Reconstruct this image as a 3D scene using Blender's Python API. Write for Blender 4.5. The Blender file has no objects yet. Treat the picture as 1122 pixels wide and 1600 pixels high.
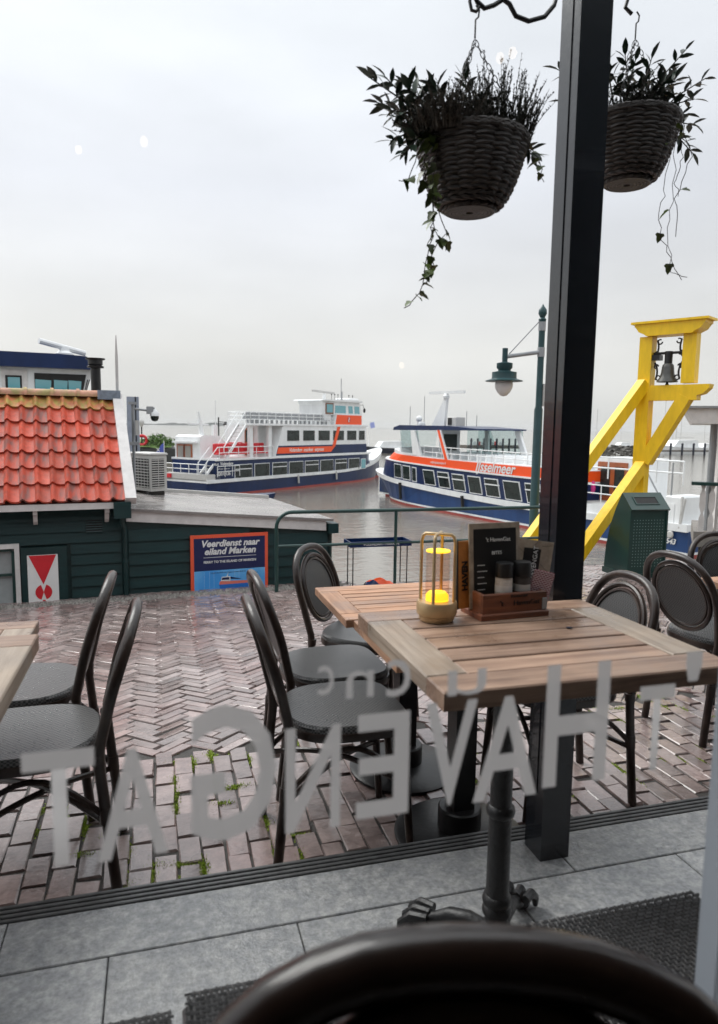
import bpy, bmesh, math, random
from mathutils import Vector, Matrix, Euler
R = math.radians
scene = bpy.context.scene
COL = scene.collection
# ------------------------------------------------------------------ camera
CAM_Z, PITCH, ROLL, YAW, FPX = 1.40, R(6.9), R(0.8), R(-16), 1100.0
cam_data = bpy.data.cameras.new('camera'); cam = bpy.data.objects.new('camera', cam_data); COL.objects.link(cam)
cam_data.sensor_fit = 'HORIZONTAL'; cam_data.sensor_width = 36.0; cam_data.lens = 36.0*FPX/1122.0
cam_data.clip_start = 0.05; cam_data.clip_end = 30000
cam.matrix_world = Matrix.Translation((0, 0, CAM_Z)) @ Matrix.Rotation(YAW, 4, 'Z') @ Matrix.Rotation(math.pi/2-PITCH, 4, 'X') @ Matrix.Rotation(ROLL, 4, 'Z')
cam_data.dof.use_dof = True; cam_data.dof.focus_distance = 4.2; cam_data.dof.aperture_fstop = 7.0
scene.camera = cam
# ------------------------------------------------------------------ sky: even cloud cover
SUN_EL, SUN_AZ = R(48), R(-35)          # azimuth measured from +Y towards +X
world = bpy.data.worlds.new('World'); scene.world = world; world.use_nodes = True
nt = world.node_tree; nt.nodes.clear()
def wn(t, **k):
    n = nt.nodes.new(t)
    for a, v in k.items(): setattr(n, a, v)
    return n
out = wn('ShaderNodeOutputWorld'); bg = wn('ShaderNodeBackground'); nt.links.new(bg.outputs[0], out.inputs[0])
sky = wn('ShaderNodeTexSky', sky_type='NISHITA', sun_disc=False, sun_elevation=SUN_EL, sun_rotation=SUN_AZ, dust_density=4.0, air_density=1.5)
hs = wn('ShaderNodeHueSaturation'); hs.inputs['Saturation'].default_value = 0.35; nt.links.new(sky.outputs[0], hs.inputs['Color'])
tc = wn('ShaderNodeTexCoord'); sep = wn('ShaderNodeSeparateXYZ'); nt.links.new(tc.outputs['Generated'], sep.inputs[0])
ramp = wn('ShaderNodeValToRGB'); nt.links.new(sep.outputs['Z'], ramp.inputs[0])
el = ramp.color_ramp.elements
el[0].position = 0.0; el[0].color = (.53, .525, .512, 1); el[1].position = 1.0; el[1].color = (1.45, 1.48, 1.52, 1)
e2 = el.new(.10); e2.color = (.575, .566, .553, 1); e3 = el.new(.30); e3.color = (.58, .59, .632, 1); e4 = el.new(.55); e4.color = (.68, .70, .735, 1)
mp = wn('ShaderNodeMapping'); mp.inputs['Scale'].default_value = (1.0, 1.0, 3.0); nt.links.new(tc.outputs['Generated'], mp.inputs[0])
cn = wn('ShaderNodeTexNoise'); cn.inputs['Scale'].default_value = 2.2; cn.inputs['Detail'].default_value = 5; cn.inputs['Roughness'].default_value = .45
nt.links.new(mp.outputs[0], cn.inputs['Vector'])
cm = wn('ShaderNodeMapRange'); cm.inputs[1].default_value = .3; cm.inputs[2].default_value = .7; cm.inputs[3].default_value = .86; cm.inputs[4].default_value = 1.08
nt.links.new(cn.outputs[0], cm.inputs[0])
vm = wn('ShaderNodeVectorMath', operation='MULTIPLY'); nt.links.new(ramp.outputs[0], vm.inputs[0]); nt.links.new(cm.outputs[0], vm.inputs[1])
vs = wn('ShaderNodeVectorMath', operation='SCALE'); vs.inputs['Scale'].default_value = 10.0; nt.links.new(vm.outputs[0], vs.inputs[0])
mx = wn('ShaderNodeMixRGB'); mx.inputs[0].default_value = .06; nt.links.new(vs.outputs[0], mx.inputs[1]); nt.links.new(hs.outputs[0], mx.inputs[2])
nt.links.new(mx.outputs[0], bg.inputs[0]); bg.inputs[1].default_value = 0.1
sd = bpy.data.lights.new('sun', 'SUN'); sd.energy = 1.5; sd.angle = R(35); sd.color = (1, .97, .93)
sun = bpy.data.objects.new('sun', sd); COL.objects.link(sun)
sdir = Vector((math.sin(SUN_AZ)*math.cos(SUN_EL), math.cos(SUN_AZ)*math.cos(SUN_EL), math.sin(SUN_EL)))
sun.rotation_euler = sdir.to_track_quat('Z', 'Y').to_euler(); sun.location = (0, 0, 30)
scene.view_settings.view_transform = 'Standard'; scene.view_settings.look = 'None'; scene.view_settings.exposure = 0.70; scene.view_settings.gamma = 1
scene.render.engine = 'CYCLES'
# ------------------------------------------------------------------ helpers
def ray(px, py):
    r = px-561; u = 800-py
    r, u = r*math.cos(ROLL)-u*math.sin(ROLL), u*math.cos(ROLL)+r*math.sin(ROLL)
    x, y, z = r, u*math.sin(PITCH)+FPX*math.cos(PITCH), u*math.cos(PITCH)-FPX*math.sin(PITCH)
    c, s = math.cos(YAW), math.sin(YAW)
    return x*c-y*s, x*s+y*c, z
def gz(px, py, z):
    d = ray(px, py); s = (z-CAM_Z)/d[2]; return Vector((d[0]*s, d[1]*s, z))
def gn(px, py, n):
    d = ray(px, py); s = n/d[1]; return Vector((d[0]*s, n, CAM_Z+d[2]*s))
def ground_z(n): return -.09*max(0.0, n-2.9)
def mat(name, col, rough=.5, var=0.0, scale=8, metal=0, bump=0, bscale=80, rnd=0, col2=None, mscale=3, coat=0, rvar=0, spec=.5, trans=0, stretch=None):
    m = bpy.data.materials.new(name); m.use_nodes = True; t = m.node_tree; b = t.nodes['Principled BSDF']
    def N(ty, **k):
        n = t.nodes.new(ty)
        for a, v in k.items(): setattr(n, a, v)
        return n
    L = t.links.new
    b.inputs['Roughness'].default_value = rough; b.inputs['Metallic'].default_value = metal
    b.inputs['Specular IOR Level'].default_value = spec; b.inputs['Coat Weight'].default_value = coat
    if trans: b.inputs['Transmission Weight'].default_value = trans
    c4 = (*col, 1); b.inputs['Base Color'].default_value = c4
    geo = N('ShaderNodeNewGeometry'); pos = geo.outputs['Position']
    if stretch:
        mpn = N('ShaderNodeMapping'); mpn.inputs['Scale'].default_value = stretch; L(pos, mpn.inputs[0]); pos = mpn.outputs[0]
    cur = None
    if col2:
        n1 = N('ShaderNodeTexNoise'); n1.inputs['Scale'].default_value = mscale; n1.inputs['Detail'].default_value = 6; L(pos, n1.inputs['Vector'])
        mr = N('ShaderNodeMapRange'); mr.inputs[1].default_value = .42; mr.inputs[2].default_value = .62; L(n1.outputs[0], mr.inputs[0])
        mi = N('ShaderNodeMixRGB'); mi.inputs[1].default_value = c4; mi.inputs[2].default_value = (*col2, 1); L(mr.outputs[0], mi.inputs[0]); cur = mi.outputs[0]
    if var or rnd:
        f = None
        if var:
            n2 = N('ShaderNodeTexNoise'); n2.inputs['Scale'].default_value = scale; n2.inputs['Detail'].default_value = 8; n2.inputs['Roughness'].default_value = .65; L(pos, n2.inputs['Vector'])
            mr = N('ShaderNodeMapRange'); mr.inputs[1].default_value = .25; mr.inputs[2].default_value = .75; mr.inputs[3].default_value = 1-var; mr.inputs[4].default_value = 1+var; L(n2.outputs[0], mr.inputs[0]); f = mr.outputs[0]
        if rnd:
            oi = N('ShaderNodeObjectInfo'); ad = N('ShaderNodeMath', operation='ADD'); L(oi.outputs['Random'], ad.inputs[0]); L(geo.outputs['Random Per Island'], ad.inputs[1])
            fr = N('ShaderNodeMath', operation='FRACT'); L(ad.outputs[0], fr.inputs[0])
            mr = N('ShaderNodeMapRange'); mr.inputs[3].default_value = 1-rnd; mr.inputs[4].default_value = 1+rnd; L(fr.outputs[0], mr.inputs[0])
            if f is None: f = mr.outputs[0]
            else:
                mu = N('ShaderNodeMath', operation='MULTIPLY'); L(f, mu.inputs[0]); L(mr.outputs[0], mu.inputs[1]); f = mu.outputs[0]
        v = N('ShaderNodeVectorMath', operation='SCALE')
        if cur: L(cur, v.inputs[0])
        else: v.inputs[0].default_value = col
        L(f, v.inputs['Scale']); cur = v.outputs[0]
    if cur: L(cur, b.inputs['Base Color'])
    if rvar:
        n3 = N('ShaderNodeTexNoise'); n3.inputs['Scale'].default_value = 4; n3.inputs['Detail'].default_value = 5; L(pos, n3.inputs['Vector'])
        mr = N('ShaderNodeMapRange'); mr.inputs[1].default_value = .35; mr.inputs[2].default_value = .65; mr.inputs[3].default_value = max(.02, rough-rvar); mr.inputs[4].default_value = rough+rvar; L(n3.outputs[0], mr.inputs[0]); L(mr.outputs[0], b.inputs['Roughness'])
    if bump:
        n4 = N('ShaderNodeTexNoise'); n4.inputs['Scale'].default_value = bscale; n4.inputs['Detail'].default_value = 5; L(pos, n4.inputs['Vector'])
        bp = N('ShaderNodeBump'); bp.inputs['Strength'].default_value = bump; bp.inputs['Distance'].default_value = .01; L(n4.outputs[0], bp.inputs['Height']); L(bp.outputs[0], b.inputs['Normal'])
    return m
def weave_mat(name, c1, c2, scale, rough=.45):
    m = mat(name, c1, rough); t = m.node_tree; b = t.nodes['Principled BSDF']
    tcn = t.nodes.new('ShaderNodeTexCoord'); ch = t.nodes.new('ShaderNodeTexChecker'); ch.inputs['Scale'].default_value = scale
    ch.inputs['Color1'].default_value = (*c1, 1); ch.inputs['Color2'].default_value = (*c2, 1); t.links.new(tcn.outputs['Object'], ch.inputs['Vector'])
    t.links.new(ch.outputs[0], b.inputs['Base Color'])
    bp = t.nodes.new('ShaderNodeBump'); bp.inputs['Strength'].default_value = .6; bp.inputs['Distance'].default_value = .003
    t.links.new(ch.outputs['Fac'], bp.inputs['Height']); t.links.new(bp.outputs[0], b.inputs['Normal'])
    return m
def wood_mat(name, c1, c2, rough=.5, axis=0, wet=.12):
    m = mat(name, c1, rough); t = m.node_tree; b = t.nodes['Principled BSDF']; L = t.links.new
    geo = t.nodes.new('ShaderNodeNewGeometry'); oi = t.nodes.new('ShaderNodeObjectInfo')
    mpn = t.nodes.new('ShaderNodeMapping'); sc = [30, 30, 30]; sc[axis] = 2.0; mpn.inputs['Scale'].default_value = sc; L(geo.outputs['Position'], mpn.inputs[0])
    ad = t.nodes.new('ShaderNodeVectorMath'); L(mpn.outputs[0], ad.inputs[0])
    cb = t.nodes.new('ShaderNodeMath'); cb.operation = 'MULTIPLY'; cb.inputs[1].default_value = 40; L(oi.outputs['Random'], cb.inputs[0]); L(cb.outputs[0], ad.inputs[1])
    n = t.nodes.new('ShaderNodeTexNoise'); n.inputs['Scale'].default_value = 1.6; n.inputs['Detail'].default_value = 9; n.inputs['Roughness'].default_value = .62; n.inputs['Distortion'].default_value = .6; L(ad.outputs[0], n.inputs['Vector'])
    rp = t.nodes.new('ShaderNodeValToRGB'); rp.color_ramp.elements[0].position = .33; rp.color_ramp.elements[0].color = (*c2, 1); rp.color_ramp.elements[1].position = .62; rp.color_ramp.elements[1].color = (*c1, 1); L(n.outputs[0], rp.inputs[0])
    n2 = t.nodes.new('ShaderNodeTexNoise'); n2.inputs['Scale'].default_value = 6; n2.inputs['Detail'].default_value = 4; L(geo.outputs['Position'], n2.inputs['Vector'])
    mr = t.nodes.new('ShaderNodeMapRange'); mr.inputs[1].default_value = .3; mr.inputs[2].default_value = .7; mr.inputs[3].default_value = .72; mr.inputs[4].default_value = 1.18; L(n2.outputs[0], mr.inputs[0])
    m2 = t.nodes.new('ShaderNodeMath'); m2.operation = 'MULTIPLY_ADD'; L(oi.outputs['Random'], m2.inputs[0]); m2.inputs[1].default_value = .3; m2.inputs[2].default_value = .85
    mm = t.nodes.new('ShaderNodeMath'); mm.operation = 'MULTIPLY'; L(mr.outputs[0], mm.inputs[0]); L(m2.outputs[0], mm.inputs[1])
    v = t.nodes.new('ShaderNodeVectorMath'); v.operation = 'SCALE'; L(rp.outputs[0], v.inputs[0]); L(mm.outputs[0], v.inputs['Scale']); L(v.outputs[0], b.inputs['Base Color'])
    mr2 = t.nodes.new('ShaderNodeMapRange'); mr2.inputs[1].default_value = .35; mr2.inputs[2].default_value = .6; mr2.inputs[3].default_value = rough-.25; mr2.inputs[4].default_value = rough+.15; L(n2.outputs[0], mr2.inputs[0]); L(mr2.outputs[0], b.inputs['Roughness'])
    bp = t.nodes.new('ShaderNodeBump'); bp.inputs['Strength'].default_value = .25; bp.inputs['Distance'].default_value = .004; L(n.outputs[0], bp.inputs['Height']); L(bp.outputs[0], b.inputs['Normal'])
    return m
def glass_mat(name, tint=(1, 1, 1), refl=1.5, rough=0.0):
    m = bpy.data.materials.new(name); m.use_nodes = True; t = m.node_tree; t.nodes.clear()
    o = t.nodes.new('ShaderNodeOutputMaterial'); mi = t.nodes.new('ShaderNodeMixShader'); tr = t.nodes.new('ShaderNodeBsdfTransparent'); gl = t.nodes.new('ShaderNodeBsdfGlossy'); fr = t.nodes.new('ShaderNodeFresnel')
    fr.inputs[0].default_value = refl; tr.inputs[0].default_value = (*tint, 1); gl.inputs['Roughness'].default_value = rough
    ge = t.nodes.new('ShaderNodeNewGeometry'); iv = t.nodes.new('ShaderNodeMath'); iv.operation = 'SUBTRACT'; iv.inputs[0].default_value = 1; t.links.new(ge.outputs['Backfacing'], iv.inputs[1]); mu = t.nodes.new('ShaderNodeMath'); mu.operation = 'MULTIPLY'; t.links.new(fr.outputs[0], mu.inputs[0]); t.links.new(iv.outputs[0], mu.inputs[1])
    t.links.new(mu.outputs[0], mi.inputs[0]); t.links.new(tr.outputs[0], mi.inputs[1]); t.links.new(gl.outputs[0], mi.inputs[2]); t.links.new(mi.outputs[0], o.inputs[0])
    return m
class MB:
    def __init__(s, M=None): s.v = []; s.f = []; s.M = M or Matrix.Identity(4)
    def add(s, vs, fs):
        o = len(s.v); s.v += [tuple(s.M @ Vector(p)) for p in vs]; s.f += [tuple(i+o for i in f) for f in fs]; return s
    def box(s, x0, x1, y0, y1, z0, z1, rot=None, ctr=None):
        vs = [(x, y, z) for z in (z0, z1) for y in (y0, y1) for x in (x0, x1)]
        if rot:
            c = Vector(ctr) if ctr else Vector(((x0+x1)/2, (y0+y1)/2, (z0+z1)/2)); q = Euler(rot).to_matrix()
            vs = [tuple(c+q @ (Vector(v)-c)) for v in vs]
        return s.add(vs, [(0, 2, 3, 1), (4, 5, 7, 6), (0, 1, 5, 4), (2, 6, 7, 3), (0, 4, 6, 2), (1, 3, 7, 5)])
    def bbox(s, x0, x1, y0, y1, z0, z1, b=.004):      # box with a chamfered top edge
        vs = [(x0, y0, z0), (x1, y0, z0), (x1, y1, z0), (x0, y1, z0), (x0, y0, z1-b), (x1, y0, z1-b), (x1, y1, z1-b), (x0, y1, z1-b), (x0+b, y0+b, z1), (x1-b, y0+b, z1), (x1-b, y1-b, z1), (x0+b, y1-b, z1)]
        return s.add(vs, [(3, 2, 1, 0), (0, 1, 5, 4), (1, 2, 6, 5), (2, 3, 7, 6), (3, 0, 4, 7), (4, 5, 9, 8), (5, 6, 10, 9), (6, 7, 11, 10), (7, 4, 8, 11), (8, 9, 10, 11)])
    def tube(s, pts, r, n=8, closed=False, caps=True):
        pts = [Vector(p) for p in pts]; k = len(pts); rs = r if isinstance(r, (list, tuple)) else [r]*k
        vs = []; fs = []; up = None
        for i, p in enumerate(pts):
            if closed: t = pts[(i+1) % k]-pts[i-1]
            else: t = pts[min(i+1, k-1)]-pts[max(i-1, 0)]
            t.normalize()
            if up is None: up = Vector((0, 0, 1)) if abs(t.z) < .9 else Vector((1, 0, 0))
            a = up-t*up.dot(t)
            if a.length < 1e-4: a = t.orthogonal()
            a.normalize(); b = t.cross(a); up = a
            for j in range(n):
                th = 2*math.pi*j/n; vs.append(tuple(p+(a*math.cos(th)+b*math.sin(th))*rs[i]))
        for i in range(k if closed else k-1):
            i2 = (i+1) % k
            for j in range(n): fs.append((i*n+j, i*n+(j+1) % n, i2*n+(j+1) % n, i2*n+j))
        if caps and not closed: fs += [tuple(range(n))[::-1], tuple((k-1)*n+j for j in range(n))]
        return s.add(vs, fs)
    def bar(s, a, b, w, h):      # rectangular bar from a to b
        a = Vector(a); b = Vector(b); t = (b-a).normalized(); u = Vector((0, 0, 1)) if abs(t.z) < .95 else Vector((0, 1, 0))
        sd = t.cross(u).normalized(); u = sd.cross(t); vs = []
        for p in (a, b):
            for (i, j) in ((-1, -1), (1, -1), (1, 1), (-1, 1)): vs.append(tuple(p+sd*(i*w/2)+u*(j*h/2)))
        return s.add(vs, [(3, 2, 1, 0), (4, 5, 6, 7), (0, 1, 5, 4), (1, 2, 6, 5), (2, 3, 7, 6), (3, 0, 4, 7)])
    def lathe(s, prof, n=24, c=(0, 0, 0)):
        vs = []; fs = []; k = len(prof)
        for (r, z) in prof:
            for j in range(n): th = 2*math.pi*j/n; vs.append((c[0]+r*math.cos(th), c[1]+r*math.sin(th), c[2]+z))
        for i in range(k-1):
            for j in range(n): fs.append((i*n+j, i*n+(j+1) % n, (i+1)*n+(j+1) % n, (i+1)*n+j))
        fs += [tuple(range(n))[::-1], tuple((k-1)*n+j for j in range(n))]
        return s.add(vs, fs)
    def prism(s, poly, y0, y1, axis='y'):       # polygon (x,z) extruded along y ; axis 'z' : polygon (x,y) extruded along z
        k = len(poly)
        if axis == 'y': vs = [(x, y0, z) for x, z in poly]+[(x, y1, z) for x, z in poly]
        elif axis == 'x': vs = [(y0, x, z) for x, z in poly]+[(y1, x, z) for x, z in poly]
        else: vs = [(x, y, y0) for x, y in poly]+[(x, y, y1) for x, y in poly]
        return s.add(vs, [tuple(range(k)), tuple(range(2*k-1, k-1, -1))]+[(i, i+k, (i+1) % k+k, (i+1) % k) for i in range(k)])
    def loft(s, rings, closed=False, caps=True):
        k = len(rings[0]); vs = [p for r in rings for p in r]; fs = []
        for i in range(len(rings)-1):
            for j in range(k if closed else k-1): fs.append((i*k+j, i*k+(j+1) % k, (i+1)*k+(j+1) % k, (i+1)*k+j))
        if caps: fs += [tuple(range(k))[::-1], tuple((len(rings)-1)*k+j for j in range(k))]
        return s.add(vs, fs)
    def sphere(s, c, r, n=12, m=8, sz=1.0):
        prof = [(max(1e-4, r*math.sin(math.pi*i/m)), -r*sz*math.cos(math.pi*i/m)) for i in range(m+1)]
        return s.lathe(prof, n, c)
    def mesh(s, name, smooth=False):
        me = bpy.data.meshes.new(name); me.from_pydata(s.v, [], s.f); me.validate()
        bm = bmesh.new(); bm.from_mesh(me); bmesh.ops.recalc_face_normals(bm, faces=bm.faces[:])
        if smooth:
            for f in bm.faces: f.smooth = True
            for e in bm.edges:
                if len(e.link_faces) == 2 and e.calc_face_angle(0) > R(40): e.smooth = False
        bm.to_mesh(me); bm.free(); return me
    def build(s, name, m, parent=None, smooth=False):
        return mobj(name, s.mesh(name, smooth), m, parent)
def mobj(name, me, m, parent=None):
    if m and not me.materials: me.materials.append(m)
    o = bpy.data.objects.new(name, me); COL.objects.link(o)
    if parent: o.parent = parent
    return o
def tag(o, label=None, cat=None, group=None, kind=None):
    if label: o['label'] = label
    if cat: o['category'] = cat
    if group: o['group'] = group
    if kind: o['kind'] = kind
    return o
def empty(name, loc=(0, 0, 0), rz=0, label=None, cat=None, group=None, scale=1):
    o = bpy.data.objects.new(name, None); COL.objects.link(o); o.location = loc; o.rotation_euler = (0, 0, rz); o.scale = (scale,)*3; o.empty_display_size = .1
    return tag(o, label, cat, group)
def copy_tree(o, parent=None):
    c = o.copy(); COL.objects.link(c); c.parent = parent
    for ch in o.children: copy_tree(ch, c)
    return c
def inst(o, name, parent, M):
    c = bpy.data.objects.new(name, o); COL.objects.link(c); c.parent = parent; c.matrix_local = M; return c
def text_mesh(txt, size, ext=.001, shear=0, offset=0, space=1, align='CENTER'):
    cu = bpy.data.curves.new('lettering', 'FONT'); cu.body = txt; cu.size = size; cu.extrude = ext; cu.shear = shear; cu.offset = offset; cu.space_character = space; cu.align_x = align; cu.resolution_u = 3
    o = bpy.data.objects.new('lettering', cu); COL.objects.link(o); bpy.context.view_layer.update()
    me = bpy.data.meshes.new_from_object(o); bpy.data.objects.remove(o); return me
def text(name, txt, size, M, m, parent=None, **k):     # M maps text plane (x right, y up, z out)
    me = text_mesh(txt, size, **k); o = mobj(name, me, m, parent); o.matrix_local = M; return o
def upright(x, y, z, rz=0):     # text standing, readable from -y
    return Matrix.Translation((x, y, z)) @ Matrix.Rotation(rz, 4, 'Z') @ Matrix.Rotation(math.pi/2, 4, 'X')
# ------------------------------------------------------------------ materials
rng = random.Random(7)
M_brick = mat('wet_clinker', (.285, .222, .207), .30, var=.35, scale=16, rnd=.32, col2=(.215, .142, .13), mscale=1.3, bump=.35, bscale=55, rvar=.14, coat=1.0)
M_brick.node_tree.nodes['Principled BSDF'].inputs['Coat Roughness'].default_value = .19
M_joint = mat('wet_joint_sand', (.035, .03, .026), .6, var=.4, scale=30, bump=.6, bscale=120)
M_stone = mat('bluestone', (.25, .254, .26), .28, var=.42, scale=70, rnd=.12, col2=(.34, .34, .336), mscale=28, bump=.25, bscale=150, rvar=.14)
M_black = mat('black_metal', (.010, .010, .011), .38, var=.2, scale=20, bump=.08, bscale=60)
M_iron = mat('cast_iron', (.012, .012, .013), .42, var=.25, scale=30, bump=.25, bscale=90)
M_post = mat('post_paint', (.007, .010, .015), .25, var=.25, scale=12, bump=.06, bscale=40, coat=.3)
M_cane = mat('brown_chair_frame', (.018, .010, .008), .28, var=.4, scale=25, col2=(.042, .028, .022), mscale=7, bump=.12, bscale=150)
M_mesh = weave_mat('textilene', (.060, .058, .057), (.016, .016, .017), 150, .42)
M_seat = weave_mat('woven_seat', (.13, .127, .125), (.030, .030, .031), 130, .34)
M_teakA = wood_mat('weathered_teak', (.36, .235, .165), (.19, .11, .075), .46, 0)
M_teakAe = wood_mat('weathered_teak_crosswise', (.42, .335, .26), (.25, .185, .135), .50, 1)
M_teakB = wood_mat('oiled_teak', (.48, .27, .165), (.28, .145, .085), .48, 0)
M_teakBe = wood_mat('oiled_teak_crosswise', (.48, .275, .17), (.27, .14, .085), .48, 1)
M_white = mat('white_paint', (.78, .77, .75), .4, var=.07, scale=6)
M_dirtywhite = mat('weathered_white_paint', (.66, .63, .61), .55, var=.14, scale=9)
M_boatwhite = mat('boat_white', (.78, .79, .79), .32, var=.12, scale=1.6, stretch=(1, 1, .3))
M_navy = mat('navy_paint', (.005, .019, .075), .3, var=.3, scale=1.5, spec=.3, stretch=(1, 1, .25))
M_blue = mat('hull_blue', (.020, .058, .17), .35, var=.3, scale=1.2, spec=.3, stretch=(1, 1, .25))
M_orange = mat('orange_paint', (.90, .085, .008), .35, var=.05, scale=2)
M_redboot = mat('red_antifouling', (.34, .055, .045), .5, var=.2, scale=2)
M_glassdark = mat('boat_window_glass', (.016, .024, .022), .10, spec=.35, var=.8, scale=2.2)  # mottled tone imitates reflections, painted into the pane colour
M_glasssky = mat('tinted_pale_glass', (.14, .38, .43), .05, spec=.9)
M_doorwood = mat('varnished_wood', (.33, .085, .025), .3, var=.25, scale=4, coat=.4)
M_red = mat('red_paint', (.62, .02, .03), .4, var=.1)
M_yellow = mat('yellow_paint', (.90, .57, .008), .42, var=.16, scale=9, bump=.25, bscale=25, stretch=(1.5, 1.5, .35))
M_greenbin = mat('dark_green_steel', (.005, .036, .030), .36, var=.25, scale=6, coat=.2)
M_greenrail = mat('green_rail_paint', (.012, .045, .040), .35, var=.2)
M_wall = mat('dark_green_boards', (.006, .030, .031), .40, var=.3, scale=5, stretch=(1, 1, 6), bump=.1, bscale=30)
M_tile = mat('red_pantile', (.52, .064, .028), .52, var=.32, scale=18, rnd=.26, col2=(.50, .085, .045), mscale=6, bump=.3, bscale=60)
M_grey = mat('grey_metal', (.30, .31, .32), .45, var=.15)
M_lightgrey = mat('light_grey_plastic', (.52, .51, .49), .45, var=.1)
M_leaf = mat('shrub_leaf', (.020, .042, .024), .38, var=.3, scale=30, rnd=.35)
M_ivy = mat('ivy_leaf', (.075, .11, .022), .4, var=.3, scale=30, rnd=.35)
M_heather = mat('heather', (.030, .030, .020), .7, var=.4, scale=40, rnd=.4)
M_dry = mat('dry_filler_plant', (.085, .075, .062), .7, var=.4, scale=40, rnd=.4)
M_twig = mat('twig', (.035, .024, .018), .7, var=.3)
M_wicker = mat('wicker', (.040, .032, .028), .5, var=.4, scale=25, rnd=.25, bump=.2, bscale=200)
M_moss = mat('moss', (.30, .40, .04), .75, var=.4, scale=60, rnd=.3)
M_brass = mat('brass', (.52, .37, .20), .36, metal=.35, var=.1)
M_dark = mat('black_matt', (.008, .008, .008), .6)
M_paper = mat('cream_print', (.42, .36, .29), .6, var=.15)
M_print = mat('white_print', (.75, .75, .74), .5)
def M_text(M): return M
# ------------------------------------------------------------------ street
def gh(e, n):
    return ground_z(n)+.010*math.sin(1.9*e+.7)*math.sin(1.6*n+.4)+.006*math.sin(4.3*e+1.1*n)*math.sin(.9+n*2.3)-(.0 if n < 2.9 else .0)
far = [(-9, 8.3), (2.2, 8.3), (2.25, 7.86), (4.6, 7.95), (4.75, 8.75), (16, 8.75)]
def far_edge(e):
    for (a, b), (c, d) in zip(far, far[1:]):
        if a <= e <= c: return b+(d-b)*(e-a)/(c-a)
    return 8.3
mb = MB(); es = sorted(set([-9+.25*i for i in range(101)]+[2.2, 2.25, 4.6, 4.75])); ns = 36
grid = [[(e, 1.93+(far_edge(e)-1.93)*j/ns) for j in range(ns+1)] for e in es]
vs = [(e, n, gh(e, n)-.0065) for row in grid for (e, n) in row]; k = ns+1
fs = [(i*k+j, (i+1)*k+j, (i+1)*k+j+1, i*k+j+1) for i in range(len(es)-1) for j in range(ns)]
mb.add(vs, fs); b0 = len(mb.v)
mb.add([p for row in grid for p in ((row[-1][0], row[-1][1], gh(*row[-1])-.0065), (row[-1][0], row[-1][1], -5))], [(2*i, 2*i+1, 2*i+3, 2*i+2) for i in range(len(es)-1)])
pavement = tag(mb.build('pavement', M_joint, smooth=True), 'wet brick street paved in herringbone between cafe and harbour', 'pavement', kind='structure')
def brick_mesh(L, W, seed):
    r = random.Random(seed); b = .0026; x, y = L/2-.003, W/2-.003; h = .0016
    vs = []
    for (i, j, z, ins) in [(-1, -1, -.03, 0), (1, -1, -.03, 0), (1, 1, -.03, 0), (-1, 1, -.03, 0), (-1, -1, -.004, 0), (1, -1, -.004, 0), (1, 1, -.004, 0), (-1, 1, -.004, 0), (-1, -1, 0, 1), (1, -1, 0, 1), (1, 1, 0, 1), (-1, 1, 0, 1)]:
        vs.append((i*(x-ins*b)+r.uniform(-.0025, .0025), j*(y-ins*b)+r.uniform(-.0025, .0025), z+(r.uniform(-h, h) if ins else 0)))
    m = MB().add(vs, [(0, 1, 5, 4), (1, 2, 6, 5), (2, 3, 7, 6), (3, 0, 4, 7), (4, 5, 9, 8), (5, 6, 10, 9), (6, 7, 11, 10), (7, 4, 8, 11), (8, 9, 10, 11)])
    return m.mesh('brick', True)
SB = [brick_mesh(.150, .076, i) for i in range(6)]; HB = [brick_mesh(.180, .060, 20+i) for i in range(6)]
for m_ in SB+HB: m_.materials.append(M_brick)
bricks = []
def near_limit(e): return 2.93+.06*math.sin(e*2.1)
for i in range(-70, 140):
    e = i*.0775
    for j in range(-1, 10):
        n = 2.03+j*.152+(.076 if i % 2 else 0)+rng.uniform(-.01, .01)
        if n-.075 < 1.93 or n > 2.97: continue
        bricks.append((e+rng.uniform(-.004, .004), n+rng.uniform(-.005, .005), math.pi/2+rng.uniform(-.035, .035), 0))
Wd = .061; c45 = math.cos(R(45)); q = R(45)
def hb(u, v, ang):
    x, y = u*Wd, v*Wd; e = x*c45-y*c45; n = x*c45+y*c45+2
    if n < 3.03 or n > far_edge(e)-.12 or e < -5.5 or e > 10.5: return
    if abs(e-3) > 1.5+1.0*n: return
    bricks.append((e+rng.uniform(-.003, .003), n+rng.uniform(-.003, .003), ang+q+rng.uniform(-.03, .03), 1))
for t in range(-200, 300):
    for kk in range(-52, 52):
        hb(t+6*kk+1.5, t+.5, 0)
        hb(t+.5, t-5+6*kk+1.5, math.pi/2)
def vis(b):
    e, n = b[0], b[1]; d = (n*math.cos(R(16))+e*math.sin(R(16))); x = e*math.cos(R(16))-n*math.sin(R(16))
    return d if abs(x)/d < .53 else d+50
bricks.sort(key=vis)
stuff = MB()
for i, (e, n, a, kd) in enumerate(bricks):
    sl = -.09 if n > 2.9 else 0
    M = Matrix.Translation((e, n, gh(e, n)+rng.uniform(-.003, .004))) @ Euler((math.atan(sl)+rng.uniform(-.015, .015), rng.uniform(-.015, .015), 0)).to_matrix().to_4x4() @ Matrix.Rotation(a, 4, 'Z')
    me = (SB, HB)[kd][i % 6]
    if i < 300: inst(me, 'brick', pavement, M)
    else:
        o = len(stuff.v); stuff.v += [tuple(M @ v.co) for v in me.vertices]; stuff.f += [tuple(ii+o for ii in p.vertices) for p in me.polygons]
me = bpy.data.meshes.new('bricks'); me.from_pydata(stuff.v, [], stuff.f); me.polygons.foreach_set('use_smooth', [False]*len(me.polygons))
tag(mobj('bricks', me, M_brick, pavement), kind='stuff')
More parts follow.
